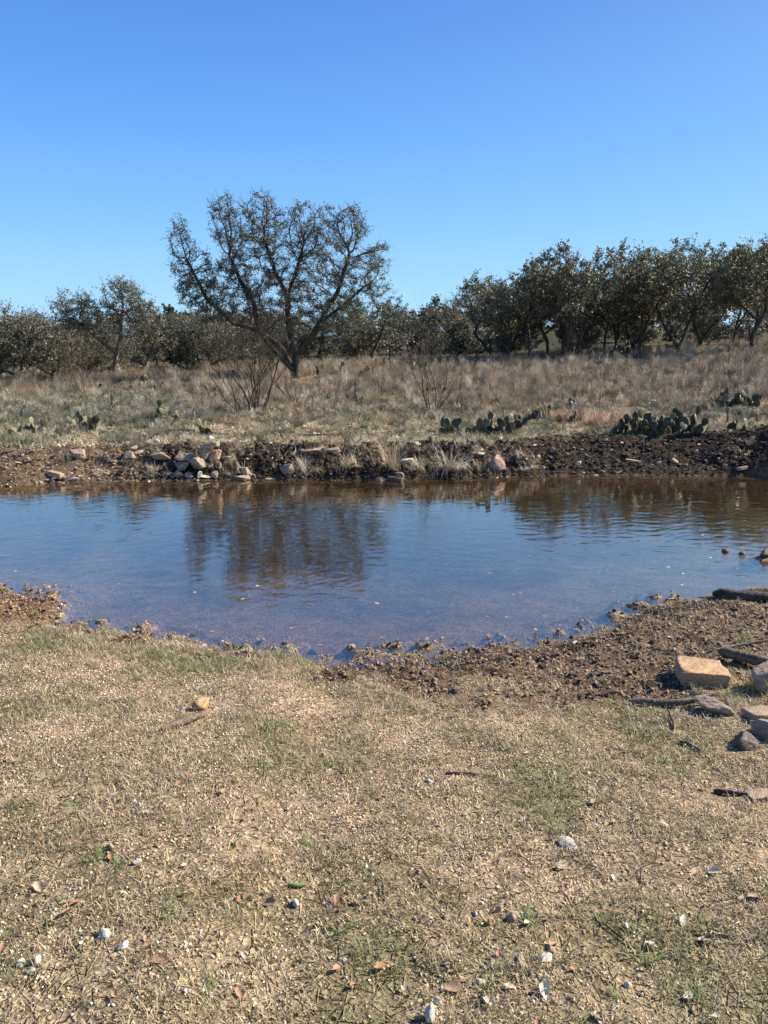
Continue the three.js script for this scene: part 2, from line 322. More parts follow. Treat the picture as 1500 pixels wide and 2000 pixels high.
function foliage(t, o, r) {                        // twigs + leaves round the thin ends
  const leaves = new Bag(), twigs = new Bag();
  for (let i = 1; i < t.N; i++) {
    if (t.mass[i] > o.leafMass) continue;
    const n = o.leafN * (t.mass[i] < 3 ? 1.4 : 0.6), sparse = clamp(0.8 + 1.5 * n3(t.X[i] * 0.95 + o.seed, t.Y[i] * 0.95, t.Z[i] * 0.95), 0.1, 2);
    for (let q = 0; q < o.twigN; q++) {
      const a = r() * 6.283, e = (r() - 0.35) * 1.8, l = o.twigL * (0.5 + r()), dx = Math.cos(a) * Math.cos(e), dy = Math.sin(e), dz = Math.sin(a) * Math.cos(e);
      const p0 = V(t.X[i], t.Y[i], t.Z[i]), p1 = V(p0.x + dx * l * 0.55, p0.y + dy * l * 0.55, p0.z + dz * l * 0.55), p2 = V(p0.x + dx * l + (r() - 0.5) * l * 0.3, p0.y + dy * l + (r() - 0.4) * l * 0.3, p0.z + dz * l + (r() - 0.5) * l * 0.3);
      if (o.fineTwigs) tube(twigs, [p0, p1, p2], [o.twigR, o.twigR * 0.7, o.twigR * 0.3], 3); else tube(twigs, [p0, p2], [o.twigR, o.twigR * 0.3], 3);
      let m = n * sparse / o.twigN; m = Math.floor(m) + (r() < m % 1 ? 1 : 0);
      for (let k = 0; k < m; k++) {
        const s = r(), P = s < 0.5 ? p0.clone().lerp(p1, s * 2) : p1.clone().lerp(p2, s * 2 - 1), c = o.leafColours[Math.floor(r() * o.leafColours.length)], v = 0.75 + 0.5 * r();
        leafAt(leaves, P.x + (r() - 0.5) * o.spread, P.y + (r() - 0.5) * o.spread, P.z + (r() - 0.5) * o.spread, o.leaf, r, [c[0] * v, c[1] * v, c[2] * v], o.droop ?? 0.15);
      }
    }
  }
  return { leaves: leaves.count ? leaves.build(true) : null, twigs: twigs.count ? twigs.build() : null };
}
let TRI = 0;
function makeTree(o) {                             // geometries of one tree: trunk (stems and limbs), crown (twigs > leaves)
  const t = grow(o), r = rng(o.seed + 77), b = new Bag(); limbs(t, b, 3, r);
  const f = foliage(t, o, r), g = { trunk: b.build(), twigs: f.twigs, leaves: f.leaves, bark: o.bark ?? M.bark };
  g.tris = (b.i.length + (f.twigs ? f.twigs.index.count : 0) + (f.leaves ? f.leaves.index.count : 0)) / 3;
  return g;
}
function plantTree(g, name, label, category, group, x, d, o = {}) {
  const t = thing(name, label, category, group, x, -d);
  t.position.y -= 0.03; t.rotation.y = o.turn ?? 0; t.scale.setScalar(o.scale ?? 1); if (o.squash) t.scale.y *= o.squash;
  part('trunk', g.trunk, g.bark, t);
  if (g.leaves || g.twigs) { const c = part('crown', g.leaves ?? g.twigs, g.leaves ? M.leaf : g.bark, t); if (g.leaves && g.twigs) part('twigs', g.twigs, g.bark, c).userData.kind = 'stuff'; }
  TRI += g.tris; return t;
}
const OAK = [[0.125, 0.145, 0.08], [0.105, 0.12, 0.072], [0.15, 0.16, 0.09], [0.115, 0.122, 0.085], [0.165, 0.155, 0.10]];
const LIVE = [[0.16, 0.17, 0.085], [0.13, 0.138, 0.07], [0.20, 0.20, 0.105], [0.145, 0.145, 0.08], [0.225, 0.21, 0.125]];
const GREY = [[0.19, 0.175, 0.13], [0.16, 0.155, 0.105], [0.145, 0.145, 0.09], [0.125, 0.13, 0.08]];
const CEDAR = [[0.045, 0.062, 0.028], [0.06, 0.075, 0.032], [0.038, 0.05, 0.026]];
// the big oak: s turns the crown's outline into metres
const oakBig = (() => {
  const k = 0.0203, L = (x, y, z, rx, ry, rz, n) => [(x - 578) * k, (737 - y) * k, z, rx * k, ry * k, rz * k, n];
  return makeTree({
    seed: 4, step: 0.14, reach: 1.6, kill: 0.21, iter: 150, wander: 0.75, lift: 0.05, tip: 0.0105, thick: 0.43, maxR: 0.33, floor: 1.55,
    stems: [
      { pts: [[0, 0, 0], [0.03, 0.55, 0], [0.06, 0.98, 0.02], [0.42, 1.36, 0.1], [0.75, 1.75, 0.2], [1.1, 2.3, 0.3]] },
      { from: 7, pts: [[-0.1, 1.6, -0.2], [-0.3, 2.3, -0.35], [-0.25, 3.3, -0.2]] },
      { from: 2, pts: [[-0.45, 0.8, 0.25], [-0.95, 1.35, 0.4], [-1.3, 1.8, 0.45], [-1.45, 2.3, 0.3], [-1.55, 3.0, 0.2]] },
      { from: 2, pts: [[-0.6, 1.3, -0.5], [-1.6, 2.0, -0.6], [-2.5, 2.25, -0.4]] },
      { from: { stem: 2 }, pts: [[-2.1, 3.9, 0.0], [-2.55, 4.9, -0.2]] },
      { from: { stem: 1 }, pts: [[-0.75, 4.3, -0.1], [-1.05, 5.3, 0.0]] },
      { from: { stem: 1 }, pts: [[0.05, 4.2, -0.4], [0.3, 5.0, -0.5]] },
      { from: { stem: 0 }, pts: [[1.8, 3.5, 0.2], [2.25, 4.9, 0.1]] },
      { from: { stem: 0 }, pts: [[2.0, 2.9, 0.3], [2.75, 3.6, 0.2]] },
      { from: { stem: 3 }, pts: [[-3.5, 3.2, -0.1], [-4.1, 4.6, 0.2]] },
    ],
    lobes: [L(425, 575, 0.2, 74, 58, 80, 430), L(366, 490, 0.3, 30, 62, 45, 110), L(400, 540, -0.3, 60, 55, 60, 190), L(452, 435, -0.4, 40, 54, 60, 240), L(505, 515, 0.5, 55, 70, 75, 300), L(525, 438, 0.1, 36, 56, 55, 240), L(592, 455, -0.4, 42, 56, 60, 270), L(640, 500, 0.7, 50, 72, 70, 280), L(690, 450, 0, 38, 44, 50, 210), L(716, 545, 0.2, 54, 60, 70, 320), L(570, 575, -0.4, 95, 58, 90, 320), L(665, 615, 0.5, 55, 42, 70, 240), L(545, 610, 1.2, 60, 40, 50, 120), L(620, 565, -1.4, 85, 75, 45, 190), L(470, 565, -1.4, 85, 70, 45, 190), L(642, 445, 0.2, 34, 40, 50, 130), L(558, 505, 0.9, 45, 55, 50, 150), L(488, 470, -0.8, 36, 50, 50, 120), L(745, 500, 0, 24, 32, 40, 70)],
    fineTwigs: true, leafMass: 14, leafN: 15, twigN: 3, twigL: 0.26, twigR: 0.006, leaf: 0.06, spread: 0.12, leafColours: OAK, bark: M.bark,
  });
})();
console.log('big oak', oakBig.tris);
// smaller oaks, several builds
function smallOak(seed, w, h, trunk, o = {}) {     // crown w wide, whole tree h tall, bare trunk height
  const r = rng(seed * 31), c = (h + trunk) / 2 + 0.05, ry = (h - trunk) / 2 * 1.06, lobes = [], n = o.lobes ?? 7;
  for (let k = 0; k < n; k++) { const a = k / n * 6.283 + r(), q = 0.2 + 0.32 * r(); lobes.push([Math.cos(a) * w * q, c + (r() - 0.45) * ry * 0.95, Math.sin(a) * w * q, w * (0.18 + 0.1 * r()), ry * (0.45 + 0.22 * r()), w * (0.18 + 0.1 * r()), o.n ?? 120]); }
  lobes.push([0, c, 0, w * 0.3, ry * 0.8, w * 0.3, 130]);
  if (o.lobeList) lobes.splice(0, lobes.length, ...o.lobeList);
  const lean = (r() - 0.5) * 0.5, stems = o.stems ?? [{ pts: [[0, 0, 0], [lean * 0.3, trunk * 0.55, 0], [lean, trunk, (r() - 0.5) * 0.4], [lean * 1.8, trunk * 1.45, 0.1]] }, { from: 3, pts: [[-0.5 - 0.4 * r(), trunk * 1.35, (r() - 0.5)], [-0.9 - r() * 0.4, trunk * 1.75, (r() - 0.5) * 1.4]] }];
  return makeTree({ seed, step: 0.15, reach: 1.7, kill: o.kill ?? 0.27, iter: 110, wander: 0.8, tip: 0.0095, thick: 0.42, maxR: 0.2, floor: trunk * 0.8, stems, lobes, leafMass: o.leafMass ?? 6, leafN: o.leafN ?? 18, twigN: 2, twigL: o.twigL ?? 0.26, twigR: 0.006, leaf: o.leaf ?? 0.095, spread: 0.1, leafColours: o.colours ?? LIVE, bark: o.bark ?? M.bark, droop: o.droop });
}
const fork = (a, b) => [{ pts: [[0, 0, 0], [-0.1, 0.35, 0], [-a, 1.3, 0.1], [-a * 1.5, 2.2, 0.2]] }, { from: 1, pts: [[b * 0.5, 0.8, -0.1], [b, 1.5, -0.2], [b * 1.5, 2.2, -0.1]] }];
const OAKS = {
  slim: smallOak(11, 3.8, 4.9, 1.35), tall: smallOak(12, 3.7, 5.0, 1.2, { stems: fork(0.25, 0.4) }), broad: smallOak(13, 5.8, 4.7, 1.15, { lobes: 10, n: 95, leafN: 15, stems: fork(0.9, 0.55) }), round: smallOak(14, 3.3, 4.0, 1.0),
  leaning: smallOak(15, 4.0, 4.9, 1.4, { stems: [{ pts: [[0, 0, 0], [0.05, 0.8, 0], [0.45, 1.6, 0.1], [0.3, 2.6, 0.3]] }, { from: 8, pts: [[-0.6, 2.0, -0.3], [-1.2, 2.6, -0.2]] }] }),
  vee: smallOak(16, 4.0, 3.3, 0.8, { stems: fork(0.7, 0.5), leafN: 10, colours: OAK }),
};
const grey = (seed, w, h, trunk, o) => smallOak(seed, w, h, trunk, { leafN: 6, colours: GREY, bark: M.barkPale, leaf: 0.06, leafMass: 8, twigL: 0.34, ...o });
const GREYS = { wide: grey(21, 4.7, 4.25, 1.2, { lobeList: [[-1.35, 2.8, 0.1, 1.05, 0.85, 0.9, 480], [0.55, 3.35, 0, 0.95, 0.9, 0.85, 480], [1.5, 2.6, 0.2, 0.8, 0.8, 0.8, 320], [-1.9, 2.1, -0.2, 0.65, 0.5, 0.6, 150], [-0.4, 2.5, -0.6, 0.9, 0.8, 0.5, 220], [1.6, 1.8, -0.2, 0.7, 0.45, 0.6, 130]], kill: 0.2, leaf: 0.07, colours: [...GREY, ...OAK], leafN: 20, stems: [{ pts: [[0, 0, 0], [0.08, 0.6, 0], [0.25, 1.1, 0], [-0.5, 1.7, 0.1], [-0.9, 2.2, 0.2], [-1.4, 2.5, 0.1]] }, { from: 7, pts: [[0.35, 1.7, -0.1], [0.5, 2.4, 0], [0.6, 3.0, 0]] }, { from: { stem: 1 }, pts: [[1.0, 2.4, 0.2], [1.5, 2.5, 0.2]] }] }), bare: grey(22, 3.4, 3.9, 1.0, { leafN: 1.2, n: 95 }), bushy: grey(23, 3.4, 2.8, 0.45, { lobes: 8, leafN: 18, leaf: 0.075 }), scrub: grey(24, 3.8, 2.9, 0.5, { leafN: 17, leaf: 0.08, twigL: 0.36, colours: [...GREY, ...OAK] }) };
function cedar(seed, w, h) {
  const r = rng(seed), lobes = []; for (let k = 0; k < 7; k++) { const q = k / 6, a = r() * 6.283, s = w * (0.34 - 0.2 * q); lobes.push([Math.cos(a) * s * 0.6, h * (0.16 + 0.74 * q), Math.sin(a) * s * 0.6, s, h * 0.15, s, 110]); }
  return makeTree({ seed, step: 0.16, reach: 1.4, kill: 0.24, iter: 80, wander: 0.6, tip: 0.007, thick: 0.38, maxR: 0.12, floor: 0.15, stems: [{ pts: [[0, 0, 0], [0.05, h * 0.4, 0], [0, h * 0.85, 0]] }], lobes, leafMass: 8, leafN: 20, twigN: 2, twigL: 0.22, twigR: 0.005, leaf: 0.12, spread: 0.1, leafColours: CEDAR, droop: -0.2 });
}
const FAR = smallOak(41, 4.6, 3.4, 0.4, { n: 22, lobes: 7, leafN: 15, leaf: 0.19, twigL: 0.4, colours: [...OAK, ...CEDAR, ...GREY], leafMass: 8 });
const BRUSH = makeTree({ seed: 43, step: 0.16, reach: 1.6, kill: 0.25, iter: 60, wander: 0.9, tip: 0.008, thick: 0.38, maxR: 0.07, floor: 0.12, stems: [{ pts: [[0, 0, 0], [0.1, 0.4, 0]] }], lobes: [[0, 0.7, 0, 1.5, 0.65, 1.1, 120], [-1.1, 0.9, 0.3, 0.8, 0.8, 0.7, 60], [0.9, 1.15, -0.2, 0.8, 0.9, 0.7, 70], [0.1, 1.5, 0.2, 0.7, 0.6, 0.6, 45]], leafMass: 9, leafN: 16, twigN: 2, twigL: 0.36, twigR: 0.006, leaf: 0.12, spread: 0.12, leafColours: [...GREY, [0.24, 0.21, 0.15], [0.2, 0.19, 0.11]], bark: M.barkPale });
const CEDARS = [cedar(31, 2.4, 3.2), cedar(32, 3.0, 3.0)];
for (const [k, g] of [['far', FAR], ['brush', BRUSH], ...Object.entries(OAKS), ...Object.entries(GREYS), ...CEDARS.entries()]) console.log(k, g.tris);

const G1 = 'oaks along the rise', G2 = 'grey winter trees by the field', G3 = 'dark cedars behind the field', G4 = 'far trees behind the field';
plantTree(oakBig, 'oak_tree', 'tallest oak with wide open crown standing alone in the brown field', 'tree', null, -3.45, 30, { scale: 0.96 });
const row = [
  [OAKS.leaning, 17.0, 36, 'oak with tall dark trunk at the high end of the row, nearest the edge', { turn: 0.2, scale: 1.05 }],
  [OAKS.slim, 19.1, 38.5, 'oak leaning at the edge of the picture behind the tall dark trunk', { turn: 2.0, scale: 0.9 }],
  [OAKS.broad, 15.2, 40, 'broadest oak of the row with forked trunk and pale gleaming leaves', { turn: 0.1 }],
  [OAKS.slim, 13.5, 41, 'slender upright oak just beside the broadest forked oak', { turn: 4.1 }],
  [OAKS.round, 13.0, 43.5, 'small round oak half hidden behind the slender upright oak', { turn: 1.3 }],
  [OAKS.tall, 9.35, 38, 'twin stemmed oak with pale green crown in the middle of the row', { turn: 0.0 }],
  [OAKS.leaning, 9.0, 42.5, 'dark trunked oak standing behind the twin stemmed oak', { turn: 3.4 }],
  [OAKS.slim, 7.35, 39, 'single stemmed oak standing at the low front of the row', { turn: 5.2 }],
  [OAKS.round, 5.85, 42, 'low dark oak at the downhill end of the row', { turn: 0.3 }],
  [OAKS.tall, 6.9, 45, 'oak with slanting stem second from the downhill end of the row', { turn: 2.6, scale: 0.88 }],
  [OAKS.broad, 19.1, 47, 'tall rear oak filling the gap below the high end of the row', { turn: 2.4, scale: 1.08 }],
  [OAKS.slim, 22.0, 49, 'rear oak showing above the highest trunk of the row', { turn: 2.9, scale: 1.0 }],
  [OAKS.leaning, 14.2, 50, 'rear oak whose top shows between the slender and the twin stemmed oaks', { turn: 1.1, scale: 0.85 }],
  [OAKS.broad, 11.2, 47, 'wide rear oak filling the gap behind the twin stemmed oak', { turn: 0.7, scale: 0.9 }],
  [OAKS.broad, 16.6, 53, 'wide rear oak seen behind the broadest forked oak', { turn: 3.9, scale: 1.0 }],
  [OAKS.round, 8.0, 49, 'round rear oak low behind the downhill end of the row', { turn: 0.9, scale: 1.0 }],
  [OAKS.vee, 10.3, 44.5, 'low bushy oak under the gap beside the twin stemmed oak', { turn: 1.0, scale: 0.95 }],
  [OAKS.vee, 14.6, 45.5, 'low bushy oak in the shade behind the slender upright oak', { turn: 2.0, scale: 0.9 }],
  [OAKS.vee, 17.9, 44, 'low bushy oak in the shade behind the broadest forked oak', { turn: 3.1, scale: 0.9 }],
  [OAKS.vee, 21.2, 45, 'low bushy oak behind the high end of the row', { turn: 4.4, scale: 0.95 }],
  [OAKS.vee, 7.6, 47, 'low bushy oak behind the single stemmed front oak', { turn: 5.3, scale: 0.9 }],
  [OAKS.vee, -0.7, 48, 'small oak with trunk forked in a low V between the big oak and the row', { turn: 0.1 }],
];
for (const [g, x, d, label, o] of row) plantTree(g, 'oak_tree', label, 'tree', G1, x, d, { ...o, scale: (o.scale ?? 1) * 1.1 });
plantTree(GREYS.wide, 'winter_tree', 'grey nearly bare tree with pale trunk beside the big oak', 'tree', G2, -11.6, 33, { turn: 0.05 });
plantTree(GREYS.bare, 'winter_tree', 'bare little tree top poking up between pale trunked tree and big oak', 'tree', G2, -13.2, 45, { turn: 1.0, scale: 0.95 });
plantTree(GREYS.bare, 'winter_tree', 'bare grey tree rising at the downhill end of the oak row', 'tree', G2, 5.0, 54, { turn: 2.2, scale: 1.22 });
plantTree(GREYS.bare, 'winter_tree', 'thin bare treetop against the sky beside the low forked oak', 'tree', G2, 1.3, 58, { turn: 4.0, scale: 0.9 });
plantTree(GREYS.bushy, 'winter_tree', 'rounded grey thicket tree at the edge below the open sky', 'tree', G2, -14.3, 30, { turn: 0.4, scale: 1.12 });
plantTree(GREYS.scrub, 'winter_tree', 'grey thicket tree at the very edge behind the rounded one', 'tree', G2, -17.6, 33, { turn: 1.4, scale: 1.1 });
const fill = [[-13.2, 31.0, 0.85], [-15.4, 31, 0.95], [-14.4, 33.5, 1.0], [-15.8, 42, 1], [-12.6, 40.5, 0.95], [-10.6, 41, 1.05], [-8.6, 39, 1.0], [-6.9, 42, 1.1], [-9.8, 45, 1.2], [-13.0, 36.5, 0.7], [-5.0, 45, 1.0], [-2.8, 46, 0.95], [-18.5, 40, 1.1]];
fill.forEach(([x, d, s], i) => plantTree(i % 2 ? GREYS.scrub : GREYS.bushy, 'thicket_tree', 'grey olive thicket tree in the band behind the big oak', 'tree', 'thicket behind the big oak', x, d, { turn: i * 1.7, scale: s }));
const dark = [[-14.6, 38, 0.8], [-9.4, 37, 0.62], [-11.6, 43, 1.05], [-3.1, 43, 0.62], [-1.9, 52, 0.95], [2.6, 56, 0.8], [3.6, 60, 0.95], [1.6, 62, 0.9], [6.2, 58, 0.9], [4.8, 50, 0.75], [-16.8, 46, 1.0], [10.5, 56, 0.85]];
dark.forEach(([x, d, s], i) => plantTree(CEDARS[i % 2], 'cedar_tree', 'dark green cedar among the trees behind the field', 'tree', G3, x, d, { turn: i * 2.1, scale: s }));
for (let i = 0; i < 20; i++) { const x = -36 + i * 3.7 + Math.sin(i * 7.7) * 1.2, d = 64 + Math.sin(i * 3.1) * 5; plantTree(i % 4 ? FAR : CEDARS[i % 2], 'far_tree', 'far tree in the dark line closing the field', 'tree', G4, x, d, { turn: i * 1.9, scale: 1.0 + 0.25 * Math.sin(i * 5.3) }); }
for (let i = 0; i < 28; i++) { const x = -27 + i * 2.15 + Math.sin(i * 4.7) * 0.5, d = 51 + (i % 2 ? 4 : -3) + Math.sin(i * 2.3) * 1.5; plantTree(BRUSH, 'brush_thicket', 'low grey brush thicket under the trees behind the field', 'brush', 'brush under the far trees', x, d, { turn: i * 2.7, scale: 1.0 + 0.3 * Math.sin(i * 3.9) }); }
console.log('big', oakBig.tris, 'far', FAR.tris, 'brush', BRUSH.tris, 'broad', OAKS.broad.tris);
console.log('tree triangles', TRI);
// ---------------------------------------------------------------- bare shrubs
function shrub(o) {                                // many thin stems from one foot, forking upwards
  const r = rng(o.seed), stemsList = [];
  const grow1 = (bag, p, dir, len, rad, depth) => {
    const pts = [p.clone()], rr = [rad], n = 5, d = dir.clone(); let q = p.clone();
    for (let k = 1; k <= n; k++) { d.x += (r() - 0.5) * o.bend; d.z += (r() - 0.5) * o.bend; d.y += (r() - 0.35) * o.bend * 0.6; d.normalize(); q = q.clone().addScaledVector(d, len / n); pts.push(q); rr.push(rad * (1 - 0.55 * k / n)); if (depth > 0 && k > 1 && r() < o.fork) { const e = d.clone(); e.x += (r() - 0.5) * 1.5; e.z += (r() - 0.5) * 1.5; e.y += (r() - 0.3) * 0.5; e.normalize(); grow1(bag, q, e, len * (0.45 + 0.35 * r()), rr[k] * 0.7, depth - 1); } }
    tube(bag, pts, rr, rad > 0.008 ? 5 : 3);
    if (o.buds) for (let k = 2; k <= n; k++) if (r() < o.buds) leafAt(o.leafBag, pts[k].x, pts[k].y, pts[k].z, 0.05, r, [0.16, 0.14, 0.08], 0);
  };
  for (let s = 0; s < o.stems; s++) { const bag = new Bag(), a = r() * 6.283, lean = o.lean * (0.2 + r()); grow1(bag, V(Math.cos(a) * o.foot * r(), -0.05, Math.sin(a) * o.foot * r()), V(Math.cos(a) * lean, 1, Math.sin(a) * lean).normalize(), o.h * (0.6 + 0.5 * r()), o.rad * (0.6 + 0.6 * r()), o.depth); stemsList.push(bag.build()); }
  return stemsList;
}
function plantShrub(list, label, x, d, o = {}) { const t = thing('bare_shrub', label, 'shrub', 'leafless shrubs in the field', x, -d); for (const g of list) part('stem', g, o.mat ?? M.twig, t); t.scale.setScalar(o.scale ?? 1); t.rotation.y = o.turn ?? 0; return t; }
plantShrub(shrub({ seed: 51, stems: 17, h: 1.75, rad: 0.016, lean: 0.6, foot: 0.3, bend: 0.62, fork: 0.72, depth: 3 }), 'largest leafless shrub with fanning stems before the big oak', -2.95, 16.9);
const shrubB = shrub({ seed: 52, stems: 8, h: 1.2, rad: 0.012, lean: 0.6, foot: 0.15, bend: 0.65, fork: 0.72, depth: 3 }), shrubC = shrub({ seed: 53, stems: 5, h: 0.9, rad: 0.016, lean: 0.9, foot: 0.1, bend: 0.6, fork: 0.5, depth: 2 });
plantShrub(shrubB, 'upright leafless shrub at the middle of the field, behind the near cactus row', 1.1, 17.3, { scale: 1.1, turn: 0.6 });
plantShrub(shrubB, 'leafless shrub standing before the pale trunked grey tree', -8.8, 22.4, { turn: 2.2, scale: 1.05 });
plantShrub(shrubC, 'low leaning bare shrub with crooked stems near the gravel bank', -6.3, 17.4, { turn: 0.3, scale: 0.8 });
plantShrub(shrubB, 'tall thin leafless shrub behind the thicket of grey forbs', -10.2, 25.8, { turn: 4.2, scale: 1.15 });
plantShrub(shrubC, 'spreading bare shrub just beyond the largest leafless one', -2.2, 18.6, { turn: 1.9 });
plantShrub(shrubB, 'pale leafless shrub at the foot of the twin stemmed oak', 8.6, 37.2, { turn: 5.1, scale: 1.1, mat: M.barkPale });
plantShrub(shrubC, 'small bare shrub beside the middle field shrub, leaning outward', 1.75, 16.9, { turn: 3.6, scale: 0.7 });
plantShrub(shrubC, 'bare shrub half lost in weeds at the foot of the big oak', -4.4, 29.2, { turn: 2.6, scale: 1.3 });

// ---------------------------------------------------------------- prickly pear: each pad is a mesh of its own
const padTex = dataTex(256, (data, S) => {         // small woolly areoles in a lattice
  const n = layered(S, [[8, 0.3, 61], [64, 0.25, 62]]);
  for (let j = 0; j < S; j++) for (let i = 0; i < S; i++) { const u = ((i / 32 + (Math.floor(j / 28) % 2) * 0.5) % 1) * 32 - 16, v = (j % 28) - 14, dot = Math.hypot(u, v) < 3 ? 0.45 : 0, k = (j * S + i) * 4, w = 0.62 + n[k / 4] * 0.4 + dot; data[k] = 255 * clamp(w); data[k + 1] = 255 * clamp(w); data[k + 2] = 255 * clamp(w * 0.94); data[k + 3] = 255; }
}, true, 0.3);
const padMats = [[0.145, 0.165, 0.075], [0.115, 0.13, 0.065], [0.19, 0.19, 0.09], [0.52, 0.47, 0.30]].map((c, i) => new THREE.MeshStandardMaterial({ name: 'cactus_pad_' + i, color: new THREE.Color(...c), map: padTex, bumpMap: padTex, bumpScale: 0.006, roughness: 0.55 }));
function padGeometry(w, h, t, bend) {
  const g = new THREE.SphereGeometry(1, 14, 10), p = g.attributes.position, uv = g.attributes.uv;
  for (let i = 0; i < p.count; i++) { const y = p.getY(i), k = 0.78 + 0.3 * y - 0.12 * y * y, X = p.getX(i) * w / 2 * k, Y = (y + 1) * h / 2, Z = p.getZ(i) * t / 2 + bend * (Y / h - 0.5) ** 2; p.setXYZ(i, X, Y, Z); uv.setXY(i, X, Y); }
  g.computeVertexNormals(); return g;
}
const padGeos = [padGeometry(0.19, 0.24, 0.028, 0.02), padGeometry(0.22, 0.25, 0.032, -0.03), padGeometry(0.16, 0.22, 0.026, 0.03), padGeometry(0.21, 0.21, 0.03, 0)];
function cactus(label, x, d, n, spreadX, spreadD, seed, o = {}) {
  const r = rng(seed), t = thing('prickly_pear', label, 'cactus', 'prickly pear clumps on the far side', x, -d), made = []; let scale = o.scale ?? 1;
  const put = (px, py, pz, turn, tilt, roll, s, gen) => {
    const m = part('pad', padGeos[Math.floor(r() * 4)], padMats[r() < (o.pale ?? 0.05) ? 3 : Math.floor(r() * 3)], t);
    m.position.set(px, py, pz); m.rotation.set(tilt, turn, roll, 'YXZ'); m.scale.setScalar(s); m.updateMatrix(); made.push([m, s, turn, gen]);
  };
  n = Math.round(n * 2.3); scale *= 0.76; spreadX *= 0.8; spreadD *= 0.9;
  for (let k = 0; k < n; k++) {
    if (k < Math.max(1, n * 0.6) || r() < 0.1) { const a = r() * 6.283, q = Math.sqrt(r()), X = Math.cos(a) * q * spreadX, Z = Math.sin(a) * q * spreadD; put(X, groundY(x + X, -d + Z) - t.position.y - 0.03 + (n > 12 ? 0.16 * (1 - q) * r() : 0), Z, (r() - 0.5) * 2.6, (r() - 0.5) * 1.1, (r() - 0.5) * 1.3, scale * (0.85 + 0.35 * r()), 0); }
    else { const [m, s, turn, gen] = made[Math.floor(r() * made.length)]; if (gen > 1) { k--; continue; } const roll = (r() - 0.5) * 1.5, P = V(Math.sin(-roll) * 0.07 * s, (0.215 - 0.03 * Math.abs(roll)) * s / s, 0).multiplyScalar(1).applyMatrix4(m.matrix); put(P.x, P.y, P.z, turn + (r() - 0.5) * 1.2, (r() - 0.5) * 0.5, m.rotation.z * 0.6 + roll, s * (0.8 + 0.2 * r()), gen + 1); }
  }
  return t;
}
cactus('largest prickly pear clump, sprawling above the dark mud slope', 4.62, 13.5, 46, 0.78, 0.3, 101);
cactus('few prickly pear pads at the low end of the largest clump', 5.3, 13.15, 9, 0.3, 0.12, 102);
cactus('long low prickly pear clump on the green strip above the bank', 1.75, 13.1, 24, 0.55, 0.2, 103);
cactus('single file of small prickly pear pads beginning the long low clump', 1.12, 13.25, 7, 0.12, 0.1, 104, { pale: 0.25 });
cactus('prickly pear clump at the inner end of the long low clump', 2.35, 14.0, 10, 0.2, 0.15, 105);
cactus('upper prickly pear clump near the edge on the stony slope', 8.25, 17.8, 22, 0.6, 0.3, 106, { scale: 1.15 });
cactus('small prickly pear with pale lit pads beside the upper clump', 7.5, 17.4, 8, 0.2, 0.15, 107, { pale: 0.4 });
cactus('two or three prickly pear pads beside the reddish grass', 3.65, 15.0, 6, 0.25, 0.15, 108);
cactus('low prickly pear pads in grey weeds between the two long clumps', 3.1, 15.3, 7, 0.3, 0.2, 109);
cactus('lone prickly pear beside the dark mound at the edge', 6.0, 12.95, 6, 0.3, 0.1, 110, { pale: 0.25 });
cactus('little prickly pear with bright pads in the middle of the field', -0.72, 18.4, 9, 0.2, 0.2, 111, { pale: 0.3 });
cactus('prickly pear with pale pads at the edge of the grey green forbs', -5.6, 14.4, 11, 0.35, 0.2, 112, { pale: 0.2 });
cactus('prickly pear in the forbs at the far edge above the gravel', -6.5, 13.8, 9, 0.35, 0.15, 113, { pale: 0.3 });
cactus('dark prickly pear low in the weeds before the largest bare shrub', -4.4, 15.6, 9, 0.4, 0.2, 114);
cactus('few prickly pear pads on the flat above the stone pile', -3.2, 13.3, 5, 0.2, 0.1, 115, { pale: 0.35 });
cactus('prickly pear with pale lit pads behind the middle field shrub', 1.3, 21.5, 9, 0.35, 0.3, 116, { pale: 0.4 });
cactus('single large pale prickly pear pad by a dark stone on the slope', 4.4, 17.6, 3, 0.08, 0.05, 117, { pale: 0.8, scale: 1.2 });
cactus('prickly pear gleaming white beneath the row of oaks', 12.3, 40.8, 26, 1.2, 0.5, 118, { scale: 1.6, pale: 0.45 });
cactus('prickly pear with many pale pads beside the big oak trunk', -0.4, 29.4, 18, 1.1, 0.5, 119, { pale: 0.55, scale: 1.2 });
cactus('pale prickly pear at the very foot of the big oak', -2.0, 29.0, 12, 0.8, 0.4, 120, { pale: 0.55, scale: 1.2 });
cactus('pale prickly pear beyond the brown weeds, in line with the low forked oak', 1.6, 33.8, 14, 1.0, 0.4, 121, { pale: 0.5, scale: 1.3 });
cactus('pale prickly pear row before the pale trunked grey tree', -7.4, 24.6, 14, 0.9, 0.3, 122, { pale: 0.5, scale: 1.1 });
cactus('pale prickly pear standing behind the low leaning bare shrub', -8.9, 24.2, 8, 0.5, 0.3, 123, { pale: 0.5 });
cactus('prickly pear at the foot of the largest bare shrub', -4.8, 22.5, 8, 0.5, 0.3, 124, { pale: 0.35 });
cactus('prickly pear behind the big oak, far into the field', 0.3, 37.5, 12, 0.8, 0.3, 125, { pale: 0.5, scale: 1.3 });
cactus('small prickly pear on the shaded side of the big oak', -6.1, 30.6, 8, 0.6, 0.3, 126, { pale: 0.5, scale: 1.1 });

